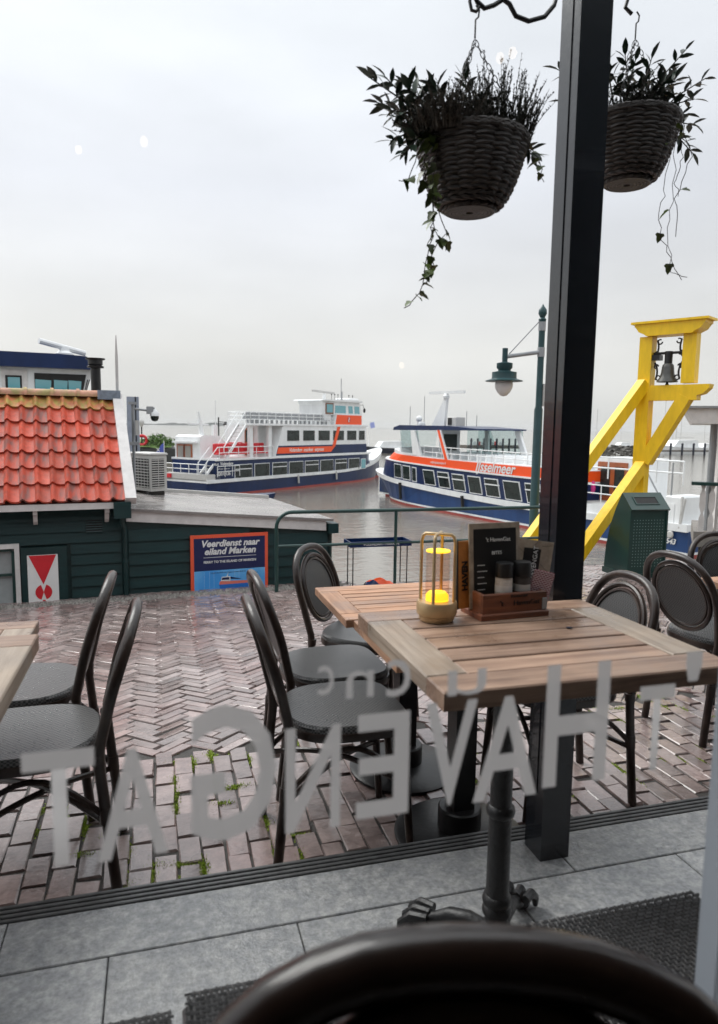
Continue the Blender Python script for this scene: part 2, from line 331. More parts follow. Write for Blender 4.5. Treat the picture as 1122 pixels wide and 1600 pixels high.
# moss and grass in the joints
mb = MB(); spots = []
for (px, py) in [(122, 1335), (128, 1290), (118, 1270), (205, 1375), (185, 1388), (228, 1365), (232, 1350), (272, 1240), (275, 1260), (296, 1345), (300, 1362), (330, 1350), (285, 1187), (300, 1192), (345, 1218), (356, 1225), (265, 1218), (320, 1175), (437, 1285), (430, 1275), (420, 1330), (468, 1300), (480, 1340), (205, 1385), (590, 1335), (1000, 1085), (1040, 1105), (960, 1110), (985, 1130), (1070, 1110), (1105, 1125), (975, 1215), (935, 1118), (1030, 1090), (190, 1398), (215, 1330), (350, 1250), (390, 1180)]:
    g = gz(px, py, 0); spots.append((g.x, g.y))
for _ in range(40): spots.append((rng.uniform(-.8, 2.6), rng.uniform(2.0, 3.1)))
for i, (e, n) in enumerate(spots):
    big = i < 38
    e = round(e/.0775-.5)*.0775+.03875
    for _ in range(230 if big else 70):
        along = rng.gauss(0, .032 if big else .02); a = e+rng.gauss(0, .008); b = n+along
        if i % 3 == 0: a, b = e+along*.8, n+rng.gauss(0, .008)
        z = gh(a, b)-.006
        h = rng.uniform(.004, .013 if big else .009); th = rng.uniform(0, 6.28); w = .0028; dx, dy = rng.gauss(0, .006), rng.gauss(0, .006)
        mb.add([(a-w*math.cos(th), b-w*math.sin(th), z), (a+w*math.cos(th), b+w*math.sin(th), z), (a+dx, b+dy, z+h)], [(0, 1, 2)])
me = bpy.data.meshes.new('moss'); me.from_pydata(mb.v, [], mb.f)
tag(mobj('moss', me, M_moss), 'green moss and grass tufts growing in the brick joints', 'moss', kind='stuff')
# gritty strip along the house wall
mb = MB(); 
for _ in range(2600):
    e = rng.uniform(-3.4, 2.15); n = 7.56+.139*(e+.37)+rng.gauss(0, .07); z = gh(e, n); s = rng.uniform(.008, .022)
    mb.add([(e-s, n, z), (e+s*.5, n-s, z), (e+s*.6, n+s, z), (e+rng.uniform(-.3, .3)*s, n, z+s*1.1)], [(0, 1, 3), (1, 2, 3), (2, 0, 3)])
me = bpy.data.meshes.new('gravel'); me.from_pydata(mb.v, [], mb.f)
tag(mobj('gravel', me, mat('grey_gravel', (.24, .225, .205), .7, rnd=.4)), 'line of loose grey gravel against the green house wall', 'gravel', kind='stuff')
# ------------------------------------------------------------------ stone threshold with slot drain
SZ = .10
terrace = tag(MB().box(-9, 14, -3.2, 1.955, -.4, SZ-.03).build('stone_terrace', M_joint), 'bluestone threshold in front of the cafe window', 'terrace', kind='structure')
def slab(e0, e1, n0, n1):
    c = ((e0+e1)/2, (n0+n1)/2)
    o = MB().bbox(-(e1-e0)/2+.0015, (e1-e0)/2-.0015, -(n1-n0)/2+.0015, (n1-n0)/2-.0015, -.03, rng.uniform(0, .0015), .0025).build('stone_slab', M_stone, terrace); o.location = (*c, SZ)
oj = [-7, -5.2, -3.55, -1.97, -.40, 1.17, 2.74, 4.3, 5.9, 7.5, 9]
for a, b in zip(oj, oj[1:]): slab(a, b, 1.69, 1.878)
ij = [-6.5, -5, -3.5, -2.4, -1.55, -.61, -.14, .33, .94, 1.52, 2.1, 2.9, 3.8, 5, 6.5, 8]
for a, b in zip(ij, ij[1:]): slab(a, b, 1.22, 1.688)
for a, b in zip(ij, ij[1:]): slab(a+.3, b+.3, .62, 1.218)
M_drain = mat('drain_steel', (.10, .10, .10), .35, var=.4, scale=30)
dr = MB().box(-9, 14, 1.88, 1.955, SZ-.03, SZ-.012).build('drain_channel', M_dark, terrace)
for i, n in enumerate((1.889, 1.908, 1.927, 1.946)):
    o = MB().bbox(-9, 14, n-.0058, n+.0058, SZ-.02, SZ+.001, .002).build('drain_bar', M_drain, dr)
# ------------------------------------------------------------------ the cafe the picture is taken from
M_plaster = mat('dim_interior_plaster', (.16, .13, .11), .7, var=.1); M_floorwood = mat('dark_oak_floor', (.06, .04, .03), .45, var=.3)
M_frame = mat('window_frame_paint', (.30, .33, .37), .4, var=.05); M_cafewall = mat('dark_facade_paint', (.02, .028, .03), .45, var=.2)
cafe = empty('cafe_building', (0, .6, SZ), 0, 'cafe front with tall window and post-borne beam, seen from its own dim room', 'building')
def cb(name, m, *b, parent=cafe): 
    x0, x1, y0, y1, z0, z1 = b
    return MB().box(x0, x1, y0-.6, y1-.6, z0-SZ, z1-SZ).build(name, m, parent)
cb('floor', M_floorwood, -3, 3.6, -4, .55, SZ+.004, SZ+.05)
cb('ceiling', M_plaster, -3.1, 3.7, -4.1, .5, 2.75, 2.9)
cb('wall', M_plaster, -3.1, -3, -4, .5, SZ, 2.75); cb('wall', M_plaster, 3.6, 3.7, -4, .5, SZ, 2.75); cb('wall', M_plaster, -3, 3.6, -4.1, -4, SZ, 2.75)
cb('wall', M_cafewall, -9, 14, .5, .66, 2.62, 3.5); cb('wall', M_cafewall, -9, -2.9, .5, .66, SZ, 2.62); cb('wall', M_cafewall, 3.5, 14, .5, .66, SZ, 2.62)
cb('canopy_beam', M_post, -6, 9, 1.74, 1.86, 2.80, 2.98)
wf = cb('window_frame', M_frame, -2.9, 3.5, .55, .62, SZ, SZ+.07)
cb('window_frame', M_frame, -2.9, 3.5, .55, .62, 2.55, 2.62)
for e in (-2.88, -1.2, .594, 2.0, 3.44): cb('mullion', M_frame, e, e+.06, .55, .615, SZ+.07, 2.55)
M_pane = glass_mat('window_glass', (.97, .98, .98), 1.45)
pane = None
M_bulb = bpy.data.materials.new('warm_bulb'); M_bulb.use_nodes = True; pb = M_bulb.node_tree.nodes['Principled BSDF']; pb.inputs['Emission Color'].default_value = (1, .72, .42, 1); pb.inputs['Emission Strength'].default_value = 3.2
for (px, py, dn) in ((225, 222, 2.6), (800, 84, 2.2), (780, 92, 2.3), (123, 235, 3.2), (627, 571, 3.4)):
    q_ = gn(px, py, dn); lm = empty('pendant_lamp', (q_.x, 2*.583-dn, q_.z), 0, 'small warm pendant lamp in the room, mirrored faintly in the window', 'lamp', 'pendant lamps in the cafe room')
    MB().sphere((0, 0, 0), .014, 10, 7, 1.3).build('bulb', M_bulb, lm, True); MB().lathe([(.012, .016), (.016, .02), (.012, .06), (.004, .07)], 12).build('socket', M_black, lm, True); MB().tube([(0, 0, .07), (0, 0, 2.75-q_.z)], .003, 5).build('cable', M_black, lm)
for a, b in ((-2.82, -1.2), (-1.14, .594), (.654, 2.0), (2.06, 3.44)):
    p = cb('window_pane', M_pane, a, b, .580, .586, SZ+.07, 2.55)
    if a == -1.14: pane = p
M_film = mat('grey_window_film', (.45, .44, .44), .6); t_ = M_film.node_tree; bs = t_.nodes['Principled BSDF']; trn = t_.nodes.new('ShaderNodeBsdfTranslucent'); trn.inputs[0].default_value = (.44, .43, .43, 1); mi_ = t_.nodes.new('ShaderNodeMixShader'); mi_.inputs[0].default_value = .62
t_.links.new(bs.outputs[0], mi_.inputs[1]); t_.links.new(trn.outputs[0], mi_.inputs[2]); tp2 = t_.nodes.new('ShaderNodeBsdfTransparent'); mi2 = t_.nodes.new('ShaderNodeMixShader'); mi2.inputs[0].default_value = .05; t_.links.new(mi_.outputs[0], mi2.inputs[1]); t_.links.new(tp2.outputs[0], mi2.inputs[2]); t_.links.new(mi2.outputs[0], t_.nodes['Material Output'].inputs[0])
def glyph(ch, x0, x1, y0, y1, bold=.03):
    a = gn(x0, (y0+y1)/2, .588); b = gn(x1, (y0+y1)/2, .588); t = gn((x0+x1)/2, y0, .588); d = gn((x0+x1)/2, y1, .588)
    me = text_mesh(ch, 1, ext=.0, offset=bold, align='LEFT'); xs = [v.co.x for v in me.vertices]; ys = [v.co.y for v in me.vertices]
    X0, X1, Y0, Y1 = min(xs), max(xs), min(ys), max(ys)
    for v in me.vertices: v.co = ((1-(v.co.x-X0)/(X1-X0))*(b.x-a.x), (v.co.z), (v.co.y-Y0)/(Y1-Y0)*(t.z-d.z))
    o = mobj('letter', me, M_film, pane); o.location = (a.x, .588-.6, d.z-SZ)
for g in [('T', 997, 1051, 1071, 1203), ('H', 852, 950, 1036, 1224), ('A', 741, 841, 1088, 1247), ('V', 664, 744, 1096, 1257), ('E', 557, 639, 1114, 1275), ('N', 446, 532, 1135, 1297), ('G', 298, 432, 1100, 1311), ('A', 150, 262, 1169, 1340), ('T', 36, 150, 1172, 1354), ("'", 1072, 1097, 1018, 1064),
          ('c', 604, 642, 1030, 1088), ('n', 541, 584, 1048, 1090), ('c', 497, 522, 1040, 1086), ('u', 700, 760, 1046, 1086)]: glyph(*g, bold=.014 if g[0] not in 'cnu' else .0)
# ------------------------------------------------------------------ chairs
M_drop = glass_mat('rain_drop', (.93, .94, .94), 1.33)
def arc(c, r, a0, a1, n, ax=(1, 0, 0), ay=(0, 0, 1)):
    c = Vector(c); ax = Vector(ax); ay = Vector(ay)
    return [c+ax*r*math.cos(a0+(a1-a0)*i/n)+ay*r*math.sin(a0+(a1-a0)*i/n) for i in range(n+1)]
def back_y(z): return -.19-.045*max(0, (z-.45))/.2-.10*max(0, z-.65)-.04*max(0, .45-z)/.45*1.1
def make_chair(label, group, seat_mat=None):
    root = empty('bistro_chair', label=label, cat='chair', group=group)
    # rear legs and hoop: one bent tube
    half = [(.172, 0), (.170, .12), (.172, .30), (.176, .45), (.188, .55), (.198, .64), (.196, .71), (.178, .775), (.140, .825), (.085, .853), (.030, .862)]
    pts = [(x, back_y(z), z) for x, z in half]+[(-x, back_y(z), z) for x, z in half[::-1]]
    # smooth the polyline once
    sm = []
    for i in range(len(pts)-1):
        a, b = Vector(pts[i]), Vector(pts[i+1]); sm += [a*.75+b*.25, a*.25+b*.75]
    sm = [Vector(pts[0])]+sm+[Vector(pts[-1])]
    fr = MB().tube(sm, .0165, 10).build('back_frame', M_cane, root, True)
    def ov(sx, sz, n=36): return [(sx*math.cos(t), back_y(.665+sz*math.sin(t))+.004, .665+sz*math.sin(t)) for t in [2*math.pi*i/n for i in range(n)]]
    ring = MB().tube(ov(.158, .160), .011, 8, closed=True).tube(ov(.138, .139), .008, 6, closed=True).build('backrest_ring', M_cane, fr, True)
    o_ = ov(.138, .139); panel = MB(); n = len(o_)
    cen = (0, back_y(.665)+.012, .665); mid = [(.6*x, back_y(.665+.6*(z-.665))+.010, .665+.6*(z-.665)) for x, y, z in o_]
    panel.add(o_+mid+[cen], [(i, (i+1) % n, n+(i+1) % n, n+i) for i in range(n)]+[(n+i, n+(i+1) % n, 2*n) for i in range(n)])
    panel.add([(x, y-.006, z) for x, y, z in o_+mid+[cen]], [(i, (i+1) % n, n+(i+1) % n, n+i) for i in range(n)]+[(n+i, n+(i+1) % n, 2*n) for i in range(n)])
    panel.build('backrest', M_mesh, root, True)
    # seat: rounded back, squarer front
    def outline(s, n=40):
        r = []
        for i in range(n):
            t = 2*math.pi*i/n; c, sn = math.cos(t), math.sin(t); p = 2.6 if sn < 0 else 4.5
            f = (abs(c)**p+abs(sn)**p)**(-1/p); r.append((.205*s*f*c, .205*s*f*sn+.015))
        return r
    rings = [[(x, y, z) for x, y in outline(s)] for s, z in ((.9, .448), (.985, .455), (.985, .470), (.95, .479), (.6, .476))]
    MB().loft(rings, closed=True).build('seat', seat_mat or M_seat, root, True)
    MB().loft([[(x, y, z) for x, y in outline(s)] for s, z in ((.93, .425), (1.01, .428), (1.02, .440), (1.01, .455), (.93, .458))], closed=True).build('seat_rim', M_cane, root, True)
    for s in (-1, 1):
        MB().tube([(s*.165, .185, .44), (s*.168, .195, .25), (s*.175, .215, 0)], [.016, .0155, .013], 10).build('leg', M_cane, root, True)
    dm = MB(); rd_ = random.Random(31)
    for _ in range(320):
        a_ = rd_.uniform(0, 6.28); d_ = .185*math.sqrt(rd_.random()); s_ = rd_.uniform(.0014, .0042); dm.sphere((d_*math.cos(a_), d_*math.sin(a_)+.015, .4785), s_, 6, 4, .45)
    tag(dm.build('raindrops', M_drop, root, True), kind='stuff')
    for s in (-1, 1):
        for (p_, q_) in (((s*.176, back_y(.43), .425), (s*.177, back_y(.45), .455)), ((s*.171, back_y(.25), .235), (s*.171, back_y(.28), .285)), ((s*.166, .188, .24), (s*.166, .186, .285))): MB().tube([p_, q_], .0195, 10).build('binding', M_cane, root, True)
    # bent brace hoops under the seat
    def brace(p, q, dip):
        p = Vector(p); q = Vector(q); return [p.lerp(q, t)+Vector((0, 0, dip*math.sin(math.pi*t))) for t in [i/10 for i in range(11)]]
    for s in (-1, 1): MB().tube(brace((s*.171, -.20, .26), (s*.167, .19, .26), .13), .0095, 8).build('brace', M_cane, root, True)
    MB().tube(brace((-.167, .192, .26), (.167, .192, .26), .13), .0095, 8).build('brace', M_cane, root, True)
    MB().tube(brace((-.171, -.20, .24), (.167, .19, .24), .05), .010, 8).build('stretcher', M_cane, root, True)
    MB().tube(brace((.171, -.20, .235), (-.167, .19, .235), .03), .010, 8).build('stretcher', M_cane, root, True)
    return root
G_CH = 'bistro chairs on the brick street'
chair0 = make_chair('', G_CH)
def place_chair(e, n, deg, label, z=None, group=G_CH, first=[True]):
    o = chair0 if first[0] else copy_tree(chair0); first[0] = False
    o.scale = (1, 1, .972); o.location = (e, n, gh(e, n) if z is None else z); o.rotation_euler = (0, 0, R(deg)); o['label'] = label
    if group: o['group'] = group
    elif 'group' in o: del o['group']
    return o
place_chair(.575, 2.247, -90, 'bistro chair with rain-wet mesh seat beside the slot drain, under the lantern table corner')
place_chair(.65, 2.69, -88, 'bistro chair pulled up sideways to the oiled teak table, next to the wet seat')
place_chair(.93, 3.12, -128, 'bistro chair at the far end of the oiled teak table, before the green railing')
place_chair(1.46, 2.29, 90, 'bistro chair tucked in behind the post, its hoop showing past the table with the lantern')
place_chair(2.52, 2.64, -84, 'bistro chair with brown hoop turned away towards the table near the bin')
place_chair(2.97, 2.88, 176, 'bistro chair facing the cafe across the table near the bin')
place_chair(-.375, 2.255, 90, 'bistro chair seen side-on by the slot drain, facing the pale weathered table')
place_chair(-.475, 2.69, 88, 'bistro chair seen edge-on behind another, at the pale weathered table, towards the painted shutter')
fc = place_chair(.130, .130, 164, 'dark bistro chair indoors against the window, only its hoop showing', z=SZ+.05, group=None); fc.scale = (1.1, 1.0, 1.015)
M_darkwood = mat('dark_varnished_wood', (.016, .009, .007), .28, var=.4, scale=20, coat=.3)
for ch in list(fc.children):
    nm = ch.name.split('.')[0]
    if nm == 'back_frame':
        for g in list(ch.children): bpy.data.objects.remove(g)
        pts = [(x, back_y(z), z) for x, z in ((.172, 0), (.170, .12), (.172, .30), (.176, .45), (.186, .55), (.194, .62), (.192, .70), (.176, .77), (.140, .822), (.085, .850), (.030, .859))]; pts += [(-x, y, z) for x, y, z in pts[::-1]]
        sm = [Vector(pts[0])]
        for a_, b_ in zip(pts, pts[1:]): sm += [Vector(a_)*.75+Vector(b_)*.25, Vector(a_)*.25+Vector(b_)*.75]
        sm.append(Vector(pts[-1])); ch.data = MB().tube(sm, .023, 12).mesh('back_frame', True); ch.data.materials.append(M_darkwood)
        ovl = [(.158*math.cos(t), back_y(.655+.170*math.sin(t)), .655+.170*math.sin(t)) for t in [2*math.pi*i/44 for i in range(44)]]
        MB().tube(ovl, .021, 10, closed=True).build('backrest_ring', M_darkwood, ch, True)
    elif nm == 'backrest':
        ovl = [(.150*math.cos(t), .655+.162*math.sin(t)) for t in [2*math.pi*i/44 for i in range(44)]]
        pn = MB(); pn.loft([[(x, back_y(z)-.012, z) for x, z in ovl], [(x, back_y(z)+.012, z) for x, z in ovl]], closed=True); ch.data = pn.mesh('backrest', True); ch.data.materials.append(mat('black_leather', (.006, .006, .006), .5))
# ------------------------------------------------------------------ tables
def tabletop(root, w, d, z, th, nsl, mA, mE, bw=.085):
    x, y = w/2, d/2
    MB().bbox(-x, x, -y, -y+bw, z-th, z, .003).build('rail', mA, root); MB().bbox(-x, x, y-bw, y, z-th, z, .003).build('rail', mA, root)
    MB().bbox(-x, -x+bw, -y+bw+.001, y-bw-.001, z-th, z+.0005, .003).build('rail', mE, root); MB().bbox(x-bw, x, -y+bw+.001, y-bw-.001, z-th, z+.0005, .003).build('rail', mE, root)
    L = (d-2*bw)/nsl
    for i in range(nsl): MB().bbox(-x+bw+.002, x-bw-.002, -y+bw+i*L+.0042, -y+bw+(i+1)*L-.0042, z-.022, z-rng.uniform(.0005, .002), .002).build('slat', mA, root)
    MB().box(-x+bw*.6, x-bw*.6, -y+bw*.6, y-bw*.6, z-.034, z-.026).build('underframe', M_dark, root)
def pedestal(root, z):
    MB().lathe([(.0, 0), (.225, 0), (.225, .008), (.21, .016), (.10, .024), (.075, .03)], 40).build('base_plate', M_black, root, True)
    MB().lathe([(.075, .03), (.075, .10), (.07, .105), (.045, .106)], 28).build('collar', M_black, root, True)
    MB().box(-.038, .038, -.038, .038, .09, z-.04).build('column', M_black, root)
    MB().bar((-.22, 0, z-.045), (.22, 0, z-.045), .04, .02).build('support_arm', M_black, root)
def claw_base(root, z, ox=0.0):
    n0 = set(root.children)
    MB().lathe([(.040, .05), (.042, .09), (.034, .10), (.028, .105), (.028, .125), (.034, .13), (.036, .139), (.034, .148), (.030, .152), (.034, .156), (.036, .165), (.034, .174), (.028, .18), (.027, .38), (.033, .386), (.035, .395), (.033, .404), (.026, .41), (.026, .68), (.034, .69), (.034, .71), (.028, .72), (.028, z-.035)], 24).build('column', M_iron, root, True)
    for k in range(4):
        a = R(45+90*k); c, s = math.cos(a), math.sin(a)
        pts = [(.02, .075), (.07, .085), (.12, .078), (.155, .058), (.185, .042), (.215, .042)]
        lg = MB().tube([(c*r, s*r, h) for r, h in pts], [.020, .021, .019, .016, .019, .016], 10)
        for j in (-1, 0, 1):
            b = a+j*.14; lg.tube([(math.cos(b)*.175, math.sin(b)*.175, .062), (math.cos(b)*.215, math.sin(b)*.215, .060), (math.cos(b)*.243, math.sin(b)*.243, .034), (math.cos(b)*.247, math.sin(b)*.247, .008)], [.012, .013, .011, .007], 8)
        lg.sphere((c*.222, s*.222, .026), .026, 12, 8)
        lg.build('claw_foot', M_iron, root, True)
    MB().bar((-.2, 0, z-.042), (.2, 0, z-.042), .04, .016).build('support_arm', M_iron, root); MB().bar((0, -.2, z-.043), (0, .2, z-.043), .04, .014).build('support_arm', M_iron, root)
    for ch in root.children:
        if ch not in n0: ch.location.x += ox
tA = empty('bistro_table', (.824, 1.43, SZ), R(0), 'weathered slatted table on cast-iron claw feet holding the lantern and menus', 'table')
tabletop(tA, .66, .575, .82, .036, 5, M_teakA, M_teakAe, .088); claw_base(tA, .82, -.051)
tC = empty('bistro_table', (.985, 2.115, gh(.985, 2.115)), 0, 'oiled teak table hidden mostly beneath the table with the lantern', 'table', 'oiled teak tables on black pedestals')
tabletop(tC, .65, .47, .72, .03, 5, M_teakB, M_teakBe, .075); pedestal(tC, .72)
tB = empty('bistro_table', (.96, 2.62, gh(.96, 2.62)), 0, 'oiled reddish teak slatted table with one bare corner, next to the railing-side chair', 'table', 'oiled teak tables on black pedestals')
tabletop(tB, .65, .52, .72, .03, 6, M_teakB, M_teakBe, .08); pedestal(tB, .72)
tL = empty('bistro_table', (-.715, 2.12, gh(-.7, 2.1)), 0, 'pale weathered table whose corner juts in beside the two edge-on chairs', 'table')
tabletop(tL, .66, .66, .75, .036, 6, M_teakA, M_teakAe, .088); pedestal(tL, .75)
tL2 = empty('bistro_table', (-.57, 1.42, SZ), 0, 'claw-footed table beside the woven stool, only one iron foot showing', 'table')
tabletop(tL2, .60, .57, .82, .036, 5, M_teakA, M_teakAe, .088); claw_base(tL2, .82)
tR = empty('bistro_table', (2.745, 2.40, gh(2.7, 2.4)), 0, 'oiled teak table between the chairs near the green bin', 'table', 'oiled teak tables on black pedestals')
tabletop(tR, .65, .52, .72, .03, 6, M_teakB, M_teakBe, .08); pedestal(tR, .72)
# ------------------------------------------------------------------ woven stools along the window
M_rattan = mat('dark_poly_rattan', (.050, .049, .050), .38, var=.3, scale=60, rnd=.35)
def make_stool(lbl):
    root = empty('woven_stool', label=lbl, cat='stool', group='woven stools along the window')
    MB().box(-.205, .205, -.19, .19, .05, .425).build('core', M_dark, root)
    w = MB(); st = .0088; nx, ny = 50, 46
    def rr(x, y, top):   # rounded edge drop
        d = min(.21-abs(x), .195-abs(y)); return top-(.012*(1-d/.012)**2 if d < .012 else 0)
    for i in range(nx):
        x = (i-(nx-1)/2)*.42/nx
        for j in range(ny):
            y = (j-(ny-1)/2)*.39/ny; a, b = .0040, .0040
            h = .440 if (i+j) % 2 else .4375; lx, ly = (.0062, .0030) if (i+j) % 2 else (.0030, .0062); z = rr(x, y, h)
            w.add([(x-lx, y-ly, z-.0022), (x+lx, y-ly, z-.0022), (x+lx, y+ly, z-.0022), (x-lx, y+ly, z-.0022), (x, y-ly*.9, z), (x, y+ly*.9, z)] if lx < ly else [(x-lx, y-ly, z-.0022), (x+lx, y-ly, z-.0022), (x+lx, y+ly, z-.0022), (x-lx, y+ly, z-.0022), (x-lx*.9, y, z), (x+lx*.9, y, z)],
                  [(0, 1, 4), (1, 2, 5, 4), (2, 3, 5), (3, 0, 4, 5)] if lx < ly else [(0, 1, 5, 4), (1, 2, 5), (2, 3, 4, 5), (3, 0, 4)])
    me = bpy.data.meshes.new('weave'); me.from_pydata(w.v, [], w.f); tag(mobj('weave', me, M_rattan, root), kind='stuff')
    sd_ = MB()
    for k in range(26):
        z = .06+k*.0142; o = .002 if k % 2 else 0
        sd_.tube([(x, y, z) for x, y in [(-.208-o, -.18), (-.208-o, .18), (-.195, .193+o), (.195, .193+o), (.208+o, .18), (.208+o, -.18), (.195, -.193-o), (-.195, -.193-o)]], .0062, 5, closed=True)
    tag(sd_.build('side_weave', M_rattan, root, True), kind='stuff')
    for sx in (-1, 1):
        for sy in (-1, 1): MB().box(sx*.18-.018, sx*.18+.018, sy*.165-.018, sy*.165+.018, 0, .052).build('leg', M_black, root)
    return root
st = make_stool('woven rattan stool at the window, between two others'); st.location = (.235, .822, SZ)
for (e, n, l) in ((-.205, .795, 'woven rattan stool at the window, nearest the lone iron claw foot'), (.755, .825, 'woven rattan stool at the window, beside the window mullion')):
    c = copy_tree(st); c.location = (e, n, SZ); c['label'] = l
# ------------------------------------------------------------------ things on the table
ZA = SZ+.82
lp = gz(682, 968, ZA); lan = empty('table_lantern', lp, R(10), scale=1.38, label= 'brass table lantern with a glass cylinder and yellow candle glow', cat='lantern')
MB().lathe([(0, 0), (.030, 0), (.0325, .004), (.0325, .010), (.036, .012), (.037, .016), (.037, .032), (.035, .036), (.0, .037)], 40).build('base', M_brass, lan, True)
hh = .158
for k in range(4):
    a = R(45+90*k); c, s = math.cos(a)*.031, math.sin(a)*.031
    MB().tube([(c, s, .034), (c, s, hh-.014), (c*.92, s*.92, hh-.004), (c*.75, s*.75, hh), (0, 0, hh)], .0030, 8).build('frame_bar', M_brass, lan, True)
M_lampglass = glass_mat('pale_rose_glass', (.96, .86, .80), 1.45)
g_ = MB(); g_.lathe([(.0215, .040), (.0215, .126)], 32); g_.f = g_.f[:-2]; g_.build('glass_cylinder', M_lampglass, lan, True)
M_glow = bpy.data.materials.new('lamp_glow'); M_glow.use_nodes = True; pb = M_glow.node_tree.nodes['Principled BSDF']; pb.inputs['Base Color'].default_value = (.9, .55, .02, 1); pb.inputs['Emission Color'].default_value = (1, .55, .02, 1); pb.inputs['Emission Strength'].default_value = 1.1
MB().lathe([(0, .037), (.021, .037), (.021, .046), (.016, .052), (0, .054)], 28).build('light_disc', M_glow, lan, True)
MB().lathe([(0.0, .1262), (.0218, .1262), (.0218, .1285), (0, .129)], 28).build('light_cap', M_glow, lan, True)
BS = 1.13; bx = gz(788, 958, ZA); box = empty('menu_box', bx, R(4), scale=BS, label='reddish wooden menu box branded in black, standing on the slatted table', cat='box')
M_boxw = wood_mat('menu_box_wood', (.22, .075, .035), (.085, .03, .018), .55, 0); M_boxe = wood_mat('menu_box_wood_end', (.26, .10, .05), (.12, .045, .025), .55, 1)
MB().bbox(-.088, .088, -.048, .048, 0, .014, .003).build('plinth', M_boxw, box)
MB().bbox(-.083, .083, -.044, -.034, .0145, .058, .002).build('front_panel', M_boxw, box); MB().bbox(-.083, .083, .034, .044, .0145, .058, .002).build('back_panel', M_boxw, box)
for s in (-1, 1): MB().bbox(s*.0785-.0045, s*.0785+.0045, -.0335, .0335, .0145, .058, .002).build('end_panel', M_boxe, box)
text('branding', "'t", .018, upright(-.035, -.0445, .030), M_dark, box); text('branding', "HavenGat", .017, upright(.03, -.0445, .030), M_dark, box); text('branding', "Restaurant", .010, upright(.01, -.0445, .048), M_dark, box)
tg = MB().bbox(.071, .083, -.0465, -.0442, .016, .042, .0005).build('metal_tag', M_grey, box)
def on_box(dx, dy, dz=.0): 
    return bx+Matrix.Rotation(R(4), 3, 'Z') @ (Vector((dx, dy, dz))*BS)
# menus
M_menub = mat('black_menu_card', (.010, .010, .011), .45); M_map = mat('map_print', (.40, .34, .27), .55, var=.3, scale=30, col2=(.30, .25, .20), mscale=40); M_mapo = mat('orange_map_print', (.55, .22, .05), .5, var=.3, scale=30)
def menu(name, w, h, dx, dy, yaw, tilt, lbl):
    r = empty(name, on_box(dx, dy, .0155), R(yaw), lbl, 'menu', None, BS); r.rotation_euler = (R(tilt), 0, R(yaw)); return r
m1 = menu('menu_board', .142, .19, -.022, .005, 6, -5, 'tall black menu card with pale border reading BITES')
MB().box(-.068, .068, -.002, .002, 0, .195).build('card', M_map, m1); MB().box(-.057, .057, -.0030, -.0021, .02, .182).build('print_panel', M_menub, m1)
text('lettering', "'t HavenGat", .0135, upright(.008, -.0034, .152), M_print, m1); text('lettering', 'BITES', .0115, upright(.004, -.0034, .122), M_print, m1)
ln = MB()
for i in range(6): ln.box(-.048, -.048+[.020, .026, .018, .024, .02, .022][i], -.0033, -.0031, .098-i*.014, .0998-i*.014)
ln.build('text_lines', M_print, m1)
m2 = menu('menu_card', .1, .15, .069, .022, -8, -4, 'map-print menu card with HAVENGAT in black, leaning out of the box end')
m2.rotation_euler = (R(-4), R(8), R(-8))
MB().box(-.05, .05, -.0015, .0015, 0, .150).build('card', M_map, m2); MB().box(-.022, .020, -.0026, -.0017, .045, .130).build('print_panel', M_menub, m2)
t2 = text('lettering', "'t HAVENGAT", .016, Matrix.Translation((.012, -.0030, .088)) @ Matrix.Rotation(math.pi/2, 4, 'X') @ Matrix.Rotation(math.pi/2, 4, 'Z'), M_print, m2)
l2 = MB()
for i in range(16):
    a = rng.uniform(0, 3.14); cx, cz, L_ = rng.uniform(-.04, .04), rng.uniform(.03, .14), rng.uniform(.01, .03)
    p, q_ = (cx-L_*math.cos(a), -.00185, cz-L_*math.sin(a)), (cx+L_*math.cos(a), -.00185, cz+L_*math.sin(a))
    if all(abs(p_[0]) < .048 and .01 < p_[2] < .147 for p_ in (p, q_)): l2.bar(p, q_, .0005, .0006)
l2.build('map_lines', M_twig, m2)
m3 = menu('menu_card', .09, .15, -.075, .018, 14, -3, 'orange map-print menu card with black lettering behind the lantern')
MB().box(-.042, .042, -.0015, .0015, 0, .155).build('card', M_mapo, m3); MB().box(-.046, -.0425, -.004, .004, 0, .157).build('spine', M_menub, m3)
for i, w_ in enumerate(('HAVEN', 'KAART', 'HAVEN')): text('lettering', w_, .021, Matrix.Translation((-.016+i*.022, -.0022, .075)) @ Matrix.Rotation(math.pi/2, 4, 'X') @ Matrix.Rotation(math.pi/2, 4, 'Z'), M_dark, m3, offset=.0008)
# mills and napkins
M_jar = mat('jar_glass', (.05, .045, .04), .08, spec=.8); M_salt = mat('coarse_salt', (.55, .50, .45), .6, var=.35, scale=300); M_pepper = mat('peppercorns', (.05, .04, .035), .6, var=.5, scale=300)
for (dx, fill, lb, lbl) in ((-.012, M_salt, M_print, 'salt mill with black cap and white label in the menu box'), (.036, M_pepper, M_lightgrey, 'pepper mill with black cap and dark corns in the menu box')):
    r = empty('spice_mill', on_box(dx, -.012, .0155), 0, lbl, 'mill', None, BS)
    MB().lathe([(0, 0), (.0185, 0), (.0195, .004), (.0195, .075), (.016, .080)], 28).build('jar', fill, r, True)
    MB().lathe([(.0205, .074), (.0205, .104), (.019, .107), (0, .108)], 28).build('cap', M_menub, r, True)
    g = MB(); g.lathe([(.0199, .040), (.0199, .056)], 28); g.f = g.f[:-2]; g.build('jar_label', lb, r, True)
